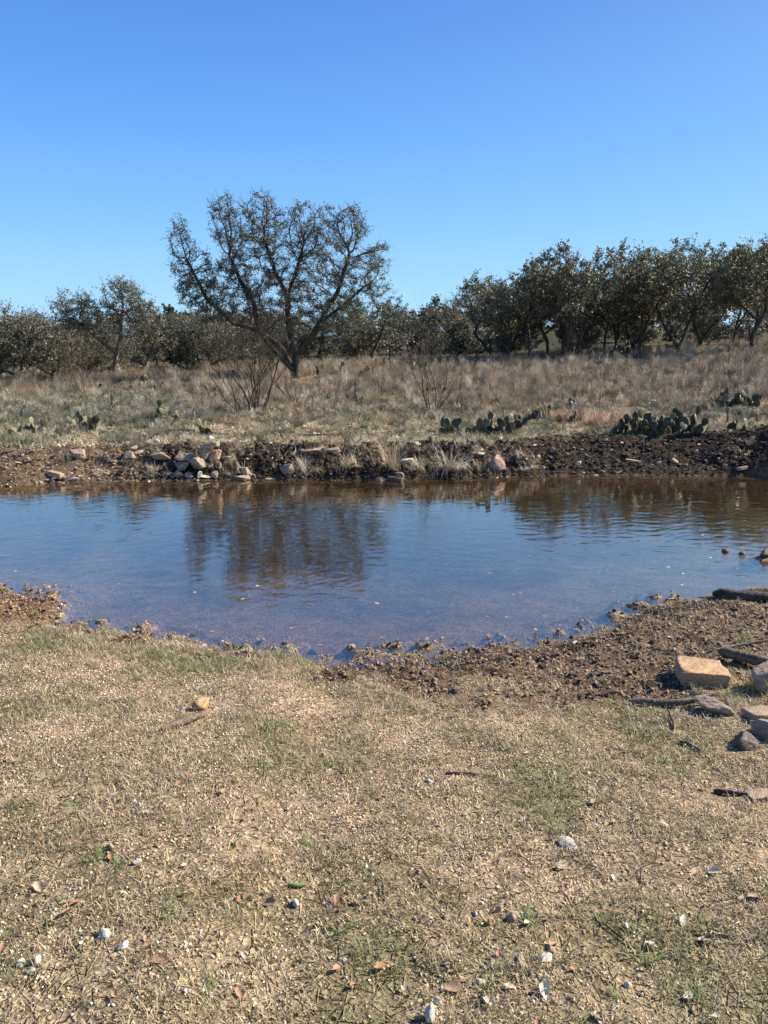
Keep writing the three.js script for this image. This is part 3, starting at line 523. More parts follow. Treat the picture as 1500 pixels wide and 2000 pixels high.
// ---------------------------------------------------------------- grass shapes
M.grass = new THREE.MeshPhysicalMaterial({ name: 'grass', color: 0xffffff, roughness: 0.75, transmission: 0.25, thickness: 0, side: THREE.DoubleSide });
function tuftGeo(seed, n, len, wid, lean, foot, curl) {
  const r = rng(seed), bag = new Bag();
  for (let k = 0; k < n; k++) {
    const a = r() * 6.283, l = len * (0.45 + 0.75 * r()), w = wid * (0.7 + 0.6 * r()), q = lean * (0.25 + r()), fx = Math.cos(a * 3.1) * foot * r(), fz = Math.sin(a * 2.3) * foot * r();
    const tx = -Math.sin(a), tz = Math.cos(a), b = bag.count; let x = fx, y = -0.004, z = fz, e = Math.PI / 2 - q * 0.5;
    for (let s = 0; s <= 3; s++) {
      const hw = s === 3 ? 0 : w * (1 - s * 0.22), nx = Math.cos(a) * Math.sin(e), ny = -Math.cos(e), nz = Math.sin(a) * Math.sin(e);
      if (s < 3) { bag.p.push(x + tx * hw, y, z + tz * hw, x - tx * hw, y, z - tz * hw); bag.n.push(nx, ny, nz, nx, ny, nz); } else { bag.p.push(x, y, z); bag.n.push(nx, ny, nz); }
      x += Math.cos(a) * Math.cos(e) * l / 3; z += Math.sin(a) * Math.cos(e) * l / 3; y += Math.sin(e) * l / 3; e -= q * 0.5 + curl * (r() - 0.3);
    }
    bag.i.push(b, b + 1, b + 2, b + 1, b + 3, b + 2, b + 2, b + 3, b + 4, b + 3, b + 5, b + 4, b + 4, b + 5, b + 6);
  }
  return bag.build();
}
function weedGeo(seed, n, h, rad, spreadA, side) { // stiff dead stems with short side twigs
  const r = rng(seed), bag = new Bag();
  for (let k = 0; k < n; k++) {
    const a = r() * 6.283, q = spreadA * r(), l = h * (0.5 + 0.6 * r()), bx = Math.cos(a) * 0.08 * r(), bz = Math.sin(a) * 0.08 * r(), dx = Math.cos(a) * q, dz = Math.sin(a) * q;
    const P = (t) => V(bx + dx * l * t + (r() - 0.5) * 0.02, l * t - 0.01, bz + dz * l * t + (r() - 0.5) * 0.02), p = [P(0), P(0.5), P(1)];
    tube(bag, p, [rad, rad * 0.8, rad * 0.35], 3);
    for (let s = 0; s < side; s++) { const t = 0.35 + 0.6 * r(), o = p[0].clone().lerp(p[2], t), b = r() * 6.283, m = l * (0.12 + 0.22 * r()); tube(bag, [o, V(o.x + Math.cos(b) * m * 0.7, o.y + m * 0.8, o.z + Math.sin(b) * m * 0.7)], [rad * 0.6, rad * 0.25], 3); }
  }
  return bag.build();
}
function scatter(name, geos, mat, spots, label, category) { // spots: [x, y, z, scale, [r, g, b], squash]; one InstancedMesh per shape
  const r = rng(name.length * 977 + spots.length), groups = geos.map(() => []);
  for (const s of spots) groups[Math.floor(r() * geos.length)].push(s);
  const root = new THREE.Group(); root.name = numbered(name); root.userData = { kind: 'stuff', label, category }; scene.add(root);
  const m4 = new THREE.Matrix4(), q = new THREE.Quaternion(), e = new THREE.Euler(), c = new THREE.Color();
  groups.forEach((list, k) => {
    if (!list.length) return;
    const im = new THREE.InstancedMesh(geos[k], mat, list.length); im.name = name + '_patch'; im.userData.kind = 'stuff';
    list.forEach((s, i) => { e.set((r() - 0.5) * (s[6] ?? 0.3), r() * 6.283, (r() - 0.5) * (s[6] ?? 0.3)); q.setFromEuler(e); m4.compose(V(s[0], s[1], s[2]), q, V(s[3], s[3] * (s[5] ?? 1), s[3])); im.setMatrixAt(i, m4); im.setColorAt(i, c.setRGB(...s[4])); });
    im.castShadow = im.receiveShadow = true; root.add(im);
  });
}
const pick = (list, r) => { const c = list[Math.floor(r() * list.length)], v = 0.78 + 0.44 * r(); return [c[0] * v, c[1] * v, c[2] * v]; };
const STRAW = [[0.55, 0.45, 0.28], [0.46, 0.37, 0.225], [0.64, 0.54, 0.36], [0.35, 0.27, 0.165]], OLIVE = [[0.22, 0.21, 0.085], [0.27, 0.245, 0.105], [0.18, 0.185, 0.07]], FRESH = [[0.13, 0.21, 0.045], [0.17, 0.24, 0.06]], BROWN = [[0.34, 0.25, 0.16], [0.18, 0.13, 0.085], [0.43, 0.335, 0.225]], ASH = [[0.50, 0.44, 0.335], [0.30, 0.26, 0.195], [0.62, 0.55, 0.43]], SAGE = [[0.17, 0.19, 0.11], [0.22, 0.23, 0.145], [0.135, 0.15, 0.085]], RUST = [[0.36, 0.20, 0.12], [0.42, 0.26, 0.16]];
{ // ---- near turf: short, mostly dead, trodden flat
  const geos = [tuftGeo(1, 8, 0.032, 0.0011, 1.5, 0.02, 0.5), tuftGeo(2, 9, 0.026, 0.0012, 1.8, 0.022, 0.6), tuftGeo(3, 7, 0.04, 0.0010, 1.6, 0.02, 0.5), tuftGeo(4, 8, 0.022, 0.0013, 1.2, 0.02, 0.4)], r = rng(301), spots = [], short = [];
  for (let k = 0; k < 150000; k++) {
    const d = 1.2 + 4.6 * r(), x = (r() * 2 - 1) * (0.62 * d + 0.45), z = -d;
    if (r() > (0.62 * d + 0.45) / 3.6) continue;
    const { sn } = survey(x, d); if (sn > -0.02) continue;
    const m = mudAt(x, d), edge = x > -2.3 && x < -0.35 && sn > -0.45, cover = clamp(0.36 + 1.3 * fbm(x * 1.9 + 8, d * 1.9, 4) + (edge ? 0.7 : 0)), green = fbm(x * 1.1 - 9, d * 1.1, 4) + 0.25 * n2(x * 5, d * 5) + (edge ? 0.12 : 0);
    if (m > 0.5 ? r() > 0.05 + (x > 1.7 ? 0.12 : 0) : r() > 0.02 + cover * 0.95) continue;
    const f = r(), c = green > 0.38 && f < 0.2 ? pick(FRESH, r) : f < 0.42 + green * 0.6 ? pick(OLIVE, r) : f > 0.84 ? pick(BROWN, r) : pick(STRAW, r);
    spots.push([x, groundY(x, z), z, (0.7 + 0.7 * r()) * (edge ? 1.15 : 1), c, 1, 0.5]);
  }
  scatter('turf_grass', geos, M.grass, spots, 'short dead and olive grass on the near bank', 'grass'); console.log('turf', spots.length);
}
{ // ---- the far field
  const grass = [tuftGeo(11, 26, 0.26, 0.0035, 0.9, 0.07, 0.3), tuftGeo(12, 22, 0.2, 0.004, 1.2, 0.09, 0.4), tuftGeo(13, 30, 0.32, 0.003, 0.7, 0.06, 0.25)], low = [tuftGeo(14, 22, 0.11, 0.004, 1.3, 0.09, 0.5), tuftGeo(15, 18, 0.08, 0.005, 1.5, 0.1, 0.5)], weed = [weedGeo(16, 16, 0.42, 0.0042, 0.32, 4), weedGeo(17, 14, 0.34, 0.0045, 0.45, 5), weedGeo(18, 18, 0.52, 0.004, 0.25, 3)], forb = [weedGeo(19, 18, 0.2, 0.005, 0.8, 6), weedGeo(20, 22, 0.16, 0.005, 1.0, 5)];
  const r = rng(401), A = [], B = [], C = [], D = [];
  for (let k = 0; k < 56000; k++) {
    const d = 11.3 * Math.pow(5.2, r() * r() * 0.25 + r() * 0.75), x = (r() * 2 - 1) * (0.56 * d + 1.5); if (d > 52) continue;
    const { sf } = survey(x, d), m = mudAt(x, d), z = -d; if (sf > -0.3 || (m > 0.35 && r() > 0.03)) continue;
    const y = groundY(x, z), n = fbm(x * 0.33 + 3, d * 0.33, 4), n1 = fbm(x * 0.9 - 20, d * 0.9, 3), f = r(), bare = smooth(18.5, 13.5, d), cl = n2(x * 0.75 + 50, d * 0.55) + 0.5 * n2(x * 1.9, d * 1.4 + 30), size = (0.28 + 0.66 * smooth(13, 25, d)) * (0.75 + 0.45 * clamp(cl + 0.3, 0, 1.4));
    if (cl < -0.25 && r() < 0.72) continue;
    const patchRed = Math.exp(-((x - 4.1) ** 2 / 0.5 + (d - 14.9) ** 2 / 0.4)), path = smooth(0.16, 0.05, Math.abs((x - 5.5 - (d - 17) * 0.22) / d * 4)) * smooth(15, 17, d) * (1 - smooth(27, 30, d));
    if (Math.abs(x + 3.45 - (30 - d) * 0.1) < 1.0 && d > 24 && d < 30.5 && f < 0.85) continue;
    if (n1 < -0.32 && f < 0.7) continue;
    if (r() < path * 0.62) continue;
    if (bare > r() * 1.3 + n1 * 0.8 + patchRed * 2) { if (r() < 0.75) D.push([x, y, z, 0.6 + 0.8 * r(), n1 > -0.08 && r() < 0.8 ? (r() < 0.25 ? pick(FRESH, r) : pick(OLIVE, r)) : pick(STRAW, r), 1, 0.4]); continue; }
    if (patchRed > 0.3 && r() < 0.9) { A.push([x, y, z, 0.8 + 0.4 * r(), r() < 0.7 ? pick(RUST, r) : pick(STRAW, r)]); continue; }
    const brown = smooth(-0.1, 0.2, n + 0.25 * Math.exp(-((x - d * 0.1) ** 2) / (d * d * 0.02)));
    if (x < -3.5 * d / 14 && d < 22 && n1 > -0.15 && f < 0.6) C.push([x, y, z, (0.8 + 0.7 * r()) * (0.5 + 0.5 * size), f < 0.35 ? pick(SAGE, r) : pick(ASH, r)]);
    else if (f < 0.42 * brown * smooth(15, 21, d) + 0.06) B.push([x, y, z, (0.65 + 0.6 * r()) * size, r() < 0.75 ? pick(BROWN, r) : pick(ASH, r)]);
    else if (f < 0.5) C.push([x, y, z, (0.7 + 0.7 * r()) * (0.4 + 0.6 * size), r() < 0.3 ? pick(SAGE, r) : r() < 0.5 ? pick(BROWN, r) : pick(ASH, r)]);
    else if (f < 0.8) A.push([x, y, z, (0.5 + 0.6 * r()) * size, r() < 0.75 ? pick(STRAW, r) : pick(BROWN, r)]);
    else D.push([x, y, z, 0.8 + 1.0 * r(), r() < 0.5 ? pick(STRAW, r) : pick(OLIVE, r), 1, 0.4]);
  }
  const E = [];
  for (let k = 0; k < 900; k++) { const x = -3.8 + 6.2 * r(), d = curve(FAR_SHORE, x) + 0.12 + 1.1 * r(), n = fbm(x * 1.7, d + 3, 3); if (n < -0.02 && r() < 0.82) continue; E.push([x, groundY(x, -d) - 0.01, -d, 0.35 + 0.6 * r() * r() + 0.2 * Math.max(0, n), r() < 0.5 ? pick(STRAW, r) : r() < 0.6 ? pick(ASH, r) : pick(BROWN, r), 1, 0.7]); }
  scatter('bank_grass', [tuftGeo(21, 30, 0.34, 0.0032, 1.7, 0.07, 0.3), tuftGeo(22, 22, 0.28, 0.003, 1.2, 0.05, 0.3)], M.grass, E, 'dead straw fringe hanging over the dark far bank', 'grass');
  scatter('field_grass', grass, M.grass, A, 'tall straw grass scattered over the far field', 'grass');
  scatter('brown_weeds', weed, M.grass, B, 'stiff brown dead weeds covering the far field', 'weeds');
  scatter('grey_weeds', forb, M.grass, C, 'low twiggy grey and sage weeds in the far field', 'weeds');
  scatter('low_grass', low, M.grass, D, 'low grass on the flat above the far bank', 'grass');
  console.log('field', A.length, B.length, C.length, D.length);
}
// ---------------------------------------------------------------- stones
const stoneMat = (name, c, rough = 0.9) => new THREE.MeshPhysicalMaterial({ name, specularIntensity: 0.4, color: new THREE.Color(...c), map: stoneMap, bumpMap: stoneBump, bumpScale: 0.004, roughness: rough });
const fine = new Map(), fineOf = (m) => { if (!fine.has(m)) { const q = m.clone(); q.name = m.name + '_chip'; q.bumpScale = 0.0006; fine.set(m, q); } return fine.get(m); };
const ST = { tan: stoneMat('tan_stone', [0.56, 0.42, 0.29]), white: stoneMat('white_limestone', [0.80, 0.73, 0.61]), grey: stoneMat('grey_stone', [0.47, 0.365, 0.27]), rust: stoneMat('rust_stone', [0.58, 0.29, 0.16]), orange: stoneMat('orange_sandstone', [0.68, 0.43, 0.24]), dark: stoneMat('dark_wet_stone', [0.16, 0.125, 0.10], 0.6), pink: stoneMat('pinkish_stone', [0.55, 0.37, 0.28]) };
function stoneGeo(seed, detail, cuts, o = {}) {    // a ball cut by planes, roughened; about 1 unit in half size
  const r = rng(seed), g = mergeVertices(new THREE.IcosahedronGeometry(1, detail).deleteAttribute('normal').deleteAttribute('uv')), p = g.attributes.position, planes = [];
  if (o.box) for (const a of [[1, 0, 0], [-1, 0, 0], [0, 1, 0], [0, -1, 0], [0, 0, 1], [0, 0, -1]]) planes.push([V(...a).add(V((r() - 0.5) * 0.16, (r() - 0.5) * 0.1, (r() - 0.5) * 0.16)).normalize(), 0.62 + 0.05 * r()]);
  for (let k = 0; k < cuts; k++) planes.push([V(r() - 0.5, (r() - 0.5) * 0.9, r() - 0.5).normalize(), (o.box ? 0.85 : 0.45) + 0.3 * r()]);
  const v = V(0, 0, 0), uv = [];
  for (let i = 0; i < p.count; i++) {
    v.fromBufferAttribute(p, i); let q = 1.05; for (const [n, d] of planes) { const c = v.dot(n); if (c > 1e-3) q = Math.min(q, d / c); }
    q *= 1 + (o.rough ?? 0.07) * (n3(v.x * 1.7 + seed, v.y * 1.7, v.z * 1.7) + 0.6 * n3(v.x * 4.5, v.y * 4.5 + seed, v.z * 4.5) + 0.35 * n3(v.x * 10, v.y * 10, v.z * 10 + seed));
    p.setXYZ(i, v.x * q, v.y * q, v.z * q); uv.push((v.x * q + v.z * q * 0.6) * 0.1, (v.y * q + v.z * q * 0.4) * 0.1);
  }
  g.setAttribute('uv', new THREE.Float32BufferAttribute(uv, 2)); g.computeVertexNormals(); return g;
}
const bigStones = [1, 2, 3, 4, 5, 6].map((s) => stoneGeo(s * 13, 9, 12)), smallStones = [1, 2, 3, 4, 5].map((s) => stoneGeo(s * 17 + 3, 4, 9)), slabs = [1, 2, 3].map((s) => stoneGeo(s * 23 + 1, 9, 5, { box: true, rough: 0.05 }));
let stoneSeed = 900;
function stone(label, x, d, sx, sy, sz, mat, o = {}) { // sx, sy, sz: full size in metres
  const r = rng(stoneSeed++), g = o.geo ?? (Math.max(sx, sz) > 0.1 ? bigStones : smallStones)[Math.floor(r() * 5)];
  const m = solo(o.name ?? 'stone', g, Math.max(sx, sz) < 0.07 ? fineOf(mat) : mat, label, 'stone', o.group);
  const f = Math.max(sx, sz) < 0.07 ? 0.42 : 0.6; m.scale.set(sx * f, sy * f, sz * f); m.position.set(x, (o.y ?? groundY(x, -d)) + sy * (o.sit ?? (Math.max(sx, sz) < 0.07 ? 0.12 : 0.2)), -d); m.rotation.set(o.tx ?? (r() - 0.5) * 0.35, o.turn ?? r() * 6.283, o.tz ?? (r() - 0.5) * 0.35); return m;
}
// by the near shore
const block = stoneGeo(777, 22, 4, { box: true, rough: 0.035 });
stone('squared sandstone block with sunlit orange top by the near shore', 1.665, 3.74, 0.29, 0.115, 0.25, ST.orange, { geo: block, turn: -0.12, tx: 0.03, tz: -0.02, sit: 0.36, name: 'sandstone_block' });
stone('rounded brown boulder behind yellow grass beside the squared block', 1.98, 3.62, 0.2, 0.16, 0.17, ST.grey, { sit: 0.35 });
stone('long wedge stone touching the end of the driftwood branch', 1.565, 3.36, 0.17, 0.085, 0.09, ST.grey, { turn: -0.35, tz: -0.25 });
stone('small pale stone sitting just behind the driftwood branch', 1.47, 3.475, 0.065, 0.06, 0.05, ST.tan);
stone('pinkish lump between the wedge stone and the flat ledge stone', 1.66, 3.42, 0.05, 0.07, 0.05, ST.pink);
stone('flat ledge stone below the boulder at the edge', 1.78, 3.3, 0.21, 0.07, 0.13, ST.tan, { geo: slabs[1], turn: 0.1 });
stone('thick brown stone tilted against its neighbour at the edge', 1.72, 3.1, 0.16, 0.13, 0.13, ST.grey, { tz: 0.5 });
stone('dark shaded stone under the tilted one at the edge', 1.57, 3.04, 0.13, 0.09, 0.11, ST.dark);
stone('flat pale slab lying at the edge on the dry grass', 1.44, 2.64, 0.12, 0.035, 0.07, ST.tan, { geo: slabs[0], turn: 0.2 });
stone('thin pale splinter standing behind the sandstone block', 1.675, 3.93, 0.02, 0.05, 0.018, ST.tan, { tz: 0.5 });
stone('orange and yellow stone on the dry grass above the driftwood piece', -0.86, 3.34, 0.085, 0.075, 0.06, ST.orange);
stone('bright white cube like stone beside the orange and yellow one', -0.935, 3.31, 0.045, 0.045, 0.04, ST.white);
stone('white angular chip beyond the end of the driftwood piece', -1.02, 3.17, 0.035, 0.03, 0.03, ST.white);
stone('grey brown cube stone alone on the dry grass in mid view', -0.26, 2.97, 0.035, 0.035, 0.03, ST.grey);
stone('white chip near the short dark stick', 0.18, 2.76, 0.034, 0.026, 0.03, ST.white);
stone('flat worn pale patch of rock flush with the dry grass', 0.64, 2.34, 0.075, 0.02, 0.06, ST.white, { sit: 0.05 });
stone('dark slab of wet stone in the shallows beside the crumbled mud', -0.44, 4.44, 0.10, 0.045, 0.05, ST.dark);
stone('pale worn stone in the trodden mud near the water edge', 1.17, 4.42, 0.06, 0.05, 0.05, ST.white);
stone('dark wet stone rising from the water near the mud point', 3.12, 6.75, 0.08, 0.045, 0.06, ST.dark, { y: 0 });
stone('wet brown stone on the mud point at the edge of the pond', 3.36, 6.5, 0.13, 0.06, 0.1, ST.dark, { y: 0.03 });
stone('flat stone at the tip of the mud point in the pond', 3.22, 6.62, 0.08, 0.035, 0.06, ST.dark, { y: 0.01 });
// loose chips on the dry grass
const NG = 'loose chips on the near grass';
stone('largest white chip low on the bare patch, casting a dark shadow', -0.78, 1.84, 0.05, 0.045, 0.04, ST.white);
stone('white chip above the pair at the lower edge', -0.92, 1.745, 0.03, 0.034, 0.025, ST.white);
stone('upright white chip of the pair near the lower edge', -0.965, 1.74, 0.034, 0.038, 0.03, ST.white);
stone('rounded lower white chip of the pair near the lower edge', -0.925, 1.715, 0.032, 0.022, 0.028, ST.white);
stone('white chip cut by the corner of the picture', -0.965, 1.615, 0.03, 0.03, 0.03, ST.white);
stone('oval white stone beside the greenest grass patch', -0.79, 2.155, 0.042, 0.026, 0.035, ST.white);
stone('pale round stone just above the rust coloured leaf', -0.90, 2.235, 0.04, 0.03, 0.03, ST.tan);
stone('small white stone with green grass growing against it', -0.88, 2.475, 0.032, 0.03, 0.026, ST.white);
stone('tiny white stone high on the olive grass', -0.68, 2.385, 0.02, 0.02, 0.02, ST.white);
stone('domed bluish white stone below the green pod', -0.27, 2.045, 0.042, 0.034, 0.034, ST.white);
stone('egg shaped pale stone at the lower border', 0.115, 1.615, 0.046, 0.05, 0.042, ST.white, { sit: 0.4 });
stone('tan stone hollowed by shadow beside a green grass tuft', 0.385, 1.985, 0.05, 0.048, 0.042, ST.tan);
stone('flat upright pale flake leaning on the shadowed tan stone', 0.345, 2.01, 0.036, 0.042, 0.016, ST.tan, { turn: 0.3 });
stone('rounded brick red pebble near the shadowed tan stone', 0.31, 1.955, 0.026, 0.034, 0.022, ST.rust);
stone('white flake pair member near the brick red pebble', 0.272, 1.995, 0.028, 0.022, 0.02, ST.white);
stone('small pyramid stone with a rust coloured tip', 0.47, 1.85, 0.036, 0.036, 0.034, ST.pink);
stone('long flat pale stone below the pyramid stone', 0.445, 1.815, 0.062, 0.02, 0.036, ST.white);
stone('flat pale stone beyond the long flat one', 0.375, 1.805, 0.055, 0.024, 0.04, ST.tan);
stone('white domed stone with small shadow above the lower border', 0.26, 1.735, 0.038, 0.028, 0.03, ST.white);
stone('grey angular stone between flat stones and the white dome', 0.395, 1.762, 0.032, 0.03, 0.028, ST.grey);
stone('little white and grey stone on bare soil', 0.71, 1.945, 0.024, 0.024, 0.022, ST.white);
stone('square pale stone beside a small green tuft', 0.65, 1.735, 0.034, 0.032, 0.026, ST.white);
stone('pale upright chip below the white dome', 0.258, 1.685, 0.026, 0.034, 0.02, ST.tan);
stone('pale flat chip beside the largest white chip', -0.71, 1.795, 0.045, 0.026, 0.035, ST.white);
stone('white lump near the bottom border beside the egg shaped stone', 0.14, 1.67, 0.036, 0.02, 0.03, ST.white);
{ // the rest cannot be told apart
  const r = rng(555); for (let k = 0; k < 110; k++) { const d = 1.55 + 2.6 * r() * r() + 0.4 * r(), x = (r() * 2 - 1) * 0.55 * d, s = 0.009 + 0.016 * r() * r(); if (mudAt(x, d) > 0.4 || survey(x, d).sn > -0.1) continue; stone('small pale limestone chip lying in the near grass', x, d, s * (1 + 0.5 * r()), s * 0.8, s, r() < 0.6 ? ST.white : r() < 0.7 ? ST.tan : ST.pink, { group: NG, name: 'limestone_chip' }); }
}
// the far bank
const pile = [[-2.60, 11.29, 0.34, 0.09, 0.26, 'tan', 'flat pale slab capping the stone pile', slabs[0], 0.46], [-2.66, 11.24, 0.2, 0.2, 0.2, 'tan', 'upright tan stone under the capping slab', null, 0.33], [-2.52, 11.26, 0.17, 0.22, 0.17, 'orange', 'sunlit orange stone below the end of the capping slab', null, 0.30], [-2.76, 11.16, 0.3, 0.22, 0.24, 'grey', 'large round shaded boulder in the middle of the stone pile', null, 0.17], [-2.98, 11.13, 0.26, 0.15, 0.2, 'grey', 'shaded stone at the outer side of the stone pile', null, 0.15], [-2.96, 11.22, 0.24, 0.17, 0.2, 'grey', 'dark grey stone on the upper outer side of the pile', null, 0.25], [-2.48, 11.07, 0.16, 0.1, 0.12, 'tan', 'bright tan cobble at the foot of the stone pile', null, 0.06], [-2.43, 11.14, 0.06, 0.16, 0.06, 'white', 'pointed white stone standing beside the pile', null, 0.16], [-2.86, 11.02, 0.16, 0.11, 0.12, 'pink', 'reddish cobble at the water foot of the stone pile', null, 0.05], [-3.02, 11.0, 0.14, 0.11, 0.11, 'pink', 'outer reddish cobble at the water foot of the pile', null, 0.05], [-2.7, 11.02, 0.12, 0.1, 0.1, 'white', 'pale broken cobble between the reddish ones', null, 0.05], [-2.6, 11.02, 0.2, 0.05, 0.08, 'white', 'flat white flake at the foot of the stone pile', null, 0.03]];
for (const [x, d, sx, sy, sz, m, label, geo, y] of pile) stone(label, x, d, sx, sy, sz, ST[m], { geo: geo ?? undefined, y, sit: 0.2 });
const bank = [[-4.72, 11.62, 0.26, 0.2, 0.2, 'tan', 'big tan stone lit on one side on the gravel bank'], [-3.42, 11.45, 0.3, 0.14, 0.2, 'tan', 'wide pale stone on the lip of the bank beside the pile'], [-3.9, 11.56, 0.22, 0.16, 0.18, 'tan', 'brown stone on the bank lip between gravel and pile'], [-2.04, 11.1, 0.14, 0.22, 0.12, 'tan', 'leaning stone under the straw clump beside the pile'], [-2.1, 11.02, 0.22, 0.1, 0.14, 'grey', 'low grey stone at the water below the leaning stone'], [-4.74, 10.86, 0.3, 0.1, 0.14, 'tan', 'jagged tan stone at the water edge of the gravel'], [-4.5, 10.84, 0.16, 0.06, 0.1, 'white', 'pale flake at the water edge beside the jagged tan stone'], [-1.43, 11.1, 0.18, 0.22, 0.16, 'grey', 'shaded egg shaped stone set in the dark bank'], [-1.05, 11.75, 0.62, 0.12, 0.36, 'pink', 'widest flat ledge of rock on top of the bank'], [-0.85, 11.66, 0.3, 0.13, 0.14, 'tan', 'tilted tan rock on the end of the widest ledge'], [1.72, 11.5, 0.3, 0.3, 0.2, 'pink', 'large wedge shaped pinkish rock where the bank meets the mud slope'], [1.45, 11.75, 0.26, 0.06, 0.14, 'white', 'flat white stone on the bank lip above the pinkish wedge'], [-0.07, 10.93, 0.12, 0.07, 0.08, 'tan', 'small tan block at the waterline in the middle'], [0.17, 10.93, 0.26, 0.08, 0.12, 'dark', 'dark stone with pale rim at the waterline in the middle'], [0.36, 11.5, 0.22, 0.07, 0.1, 'white', 'white curved stone high on the dark bank'], [-1.66, 11.0, 0.18, 0.06, 0.08, 'tan', 'flat brown stone at the waterline below the egg stone'], [2.44, 11.62, 0.1, 0.07, 0.06, 'tan', 'tan stone low on the dark mud slope'], [2.7, 12.15, 0.1, 0.1, 0.07, 'pink', 'pink stone of the pair on the mud slope'], [2.45, 12.0, 0.09, 0.08, 0.07, 'tan', 'tan stone of the pair on the mud slope'], [4.0, 12.1, 0.3, 0.05, 0.12, 'tan', 'long flat tan stones line in the mud slope'], [4.6, 12.0, 0.16, 0.09, 0.1, 'tan', 'tan stone in a hollow of the mud slope'], [5.45, 11.45, 0.22, 0.06, 0.1, 'pink', 'flat reddish stone low on the mud near the dark mound'], [3.05, 11.85, 0.1, 0.06, 0.08, 'white', 'white chip at the middle of the mud slope'], [-5.0, 13.9, 0.36, 0.12, 0.2, 'grey', 'grey flat rock in the grass above the gravel bank'], [-2.88, 12.6, 0.14, 0.11, 0.1, 'white', 'white stone on the flat above the pile'], [6.2, 21.2, 0.5, 0.16, 0.3, 'dark', 'dark flat rock on the stony slope'], [8.2, 24.8, 0.6, 0.14, 0.3, 'grey', 'grey ledge rock high on the stony slope'], [8.3, 23.6, 0.5, 0.1, 0.3, 'white', 'white ledge rock beside the stony path'], [9.5, 25.9, 0.6, 0.14, 0.3, 'grey', 'upper grey ledge at the top of the stony path'], [6.4, 20.1, 0.4, 0.14, 0.25, 'white', 'pale rock low on the stony path'], [4.5, 18.1, 0.5, 0.16, 0.3, 'dark', 'dark stone behind the single large pale pad']];
for (const [x, d, sx, sy, sz, m, label] of bank) stone(label, x, d, sx, sy, sz, ST[m], { geo: sy < sx * 0.34 ? slabs[(sx * 100 | 0) % 3] : undefined, turn: (sx * 77 % 1) * 0.8 - 0.4 });
{
  const r = rng(556); for (let k = 0; k < 150; k++) { const left = r() < 0.45, d = 11.2 + 3.2 * r(), x = left ? -3 - 4.2 * r() : -3 + 10 * r(), s = 0.03 + (x > -4 && x < 2 ? 0.15 : 0.09) * r() * r(); if (survey(x, d).sf > -0.05) continue; stone('small pale stone strewn on the far bank and flat', x, d, s * (1 + 0.8 * r()), s * 0.55, s, r() < 0.35 ? ST.white : r() < 0.75 ? ST.tan : ST.grey, { group: 'stones strewn on the far bank', name: 'bank_stone' }); }
  for (let k = 0; k < 60; k++) { const d = 15 + 14 * r(), x = (5.5 + (d - 17) * 0.3) + (r() - 0.5) * 3.2, s = 0.06 + 0.14 * r() * r(); stone('flat stone lying on the stony slope path', x, d, s * 1.8, s * 0.5, s, r() < 0.3 ? ST.white : r() < 0.6 ? ST.tan : ST.dark, { group: 'stones of the slope path', name: 'path_stone' }); }
}
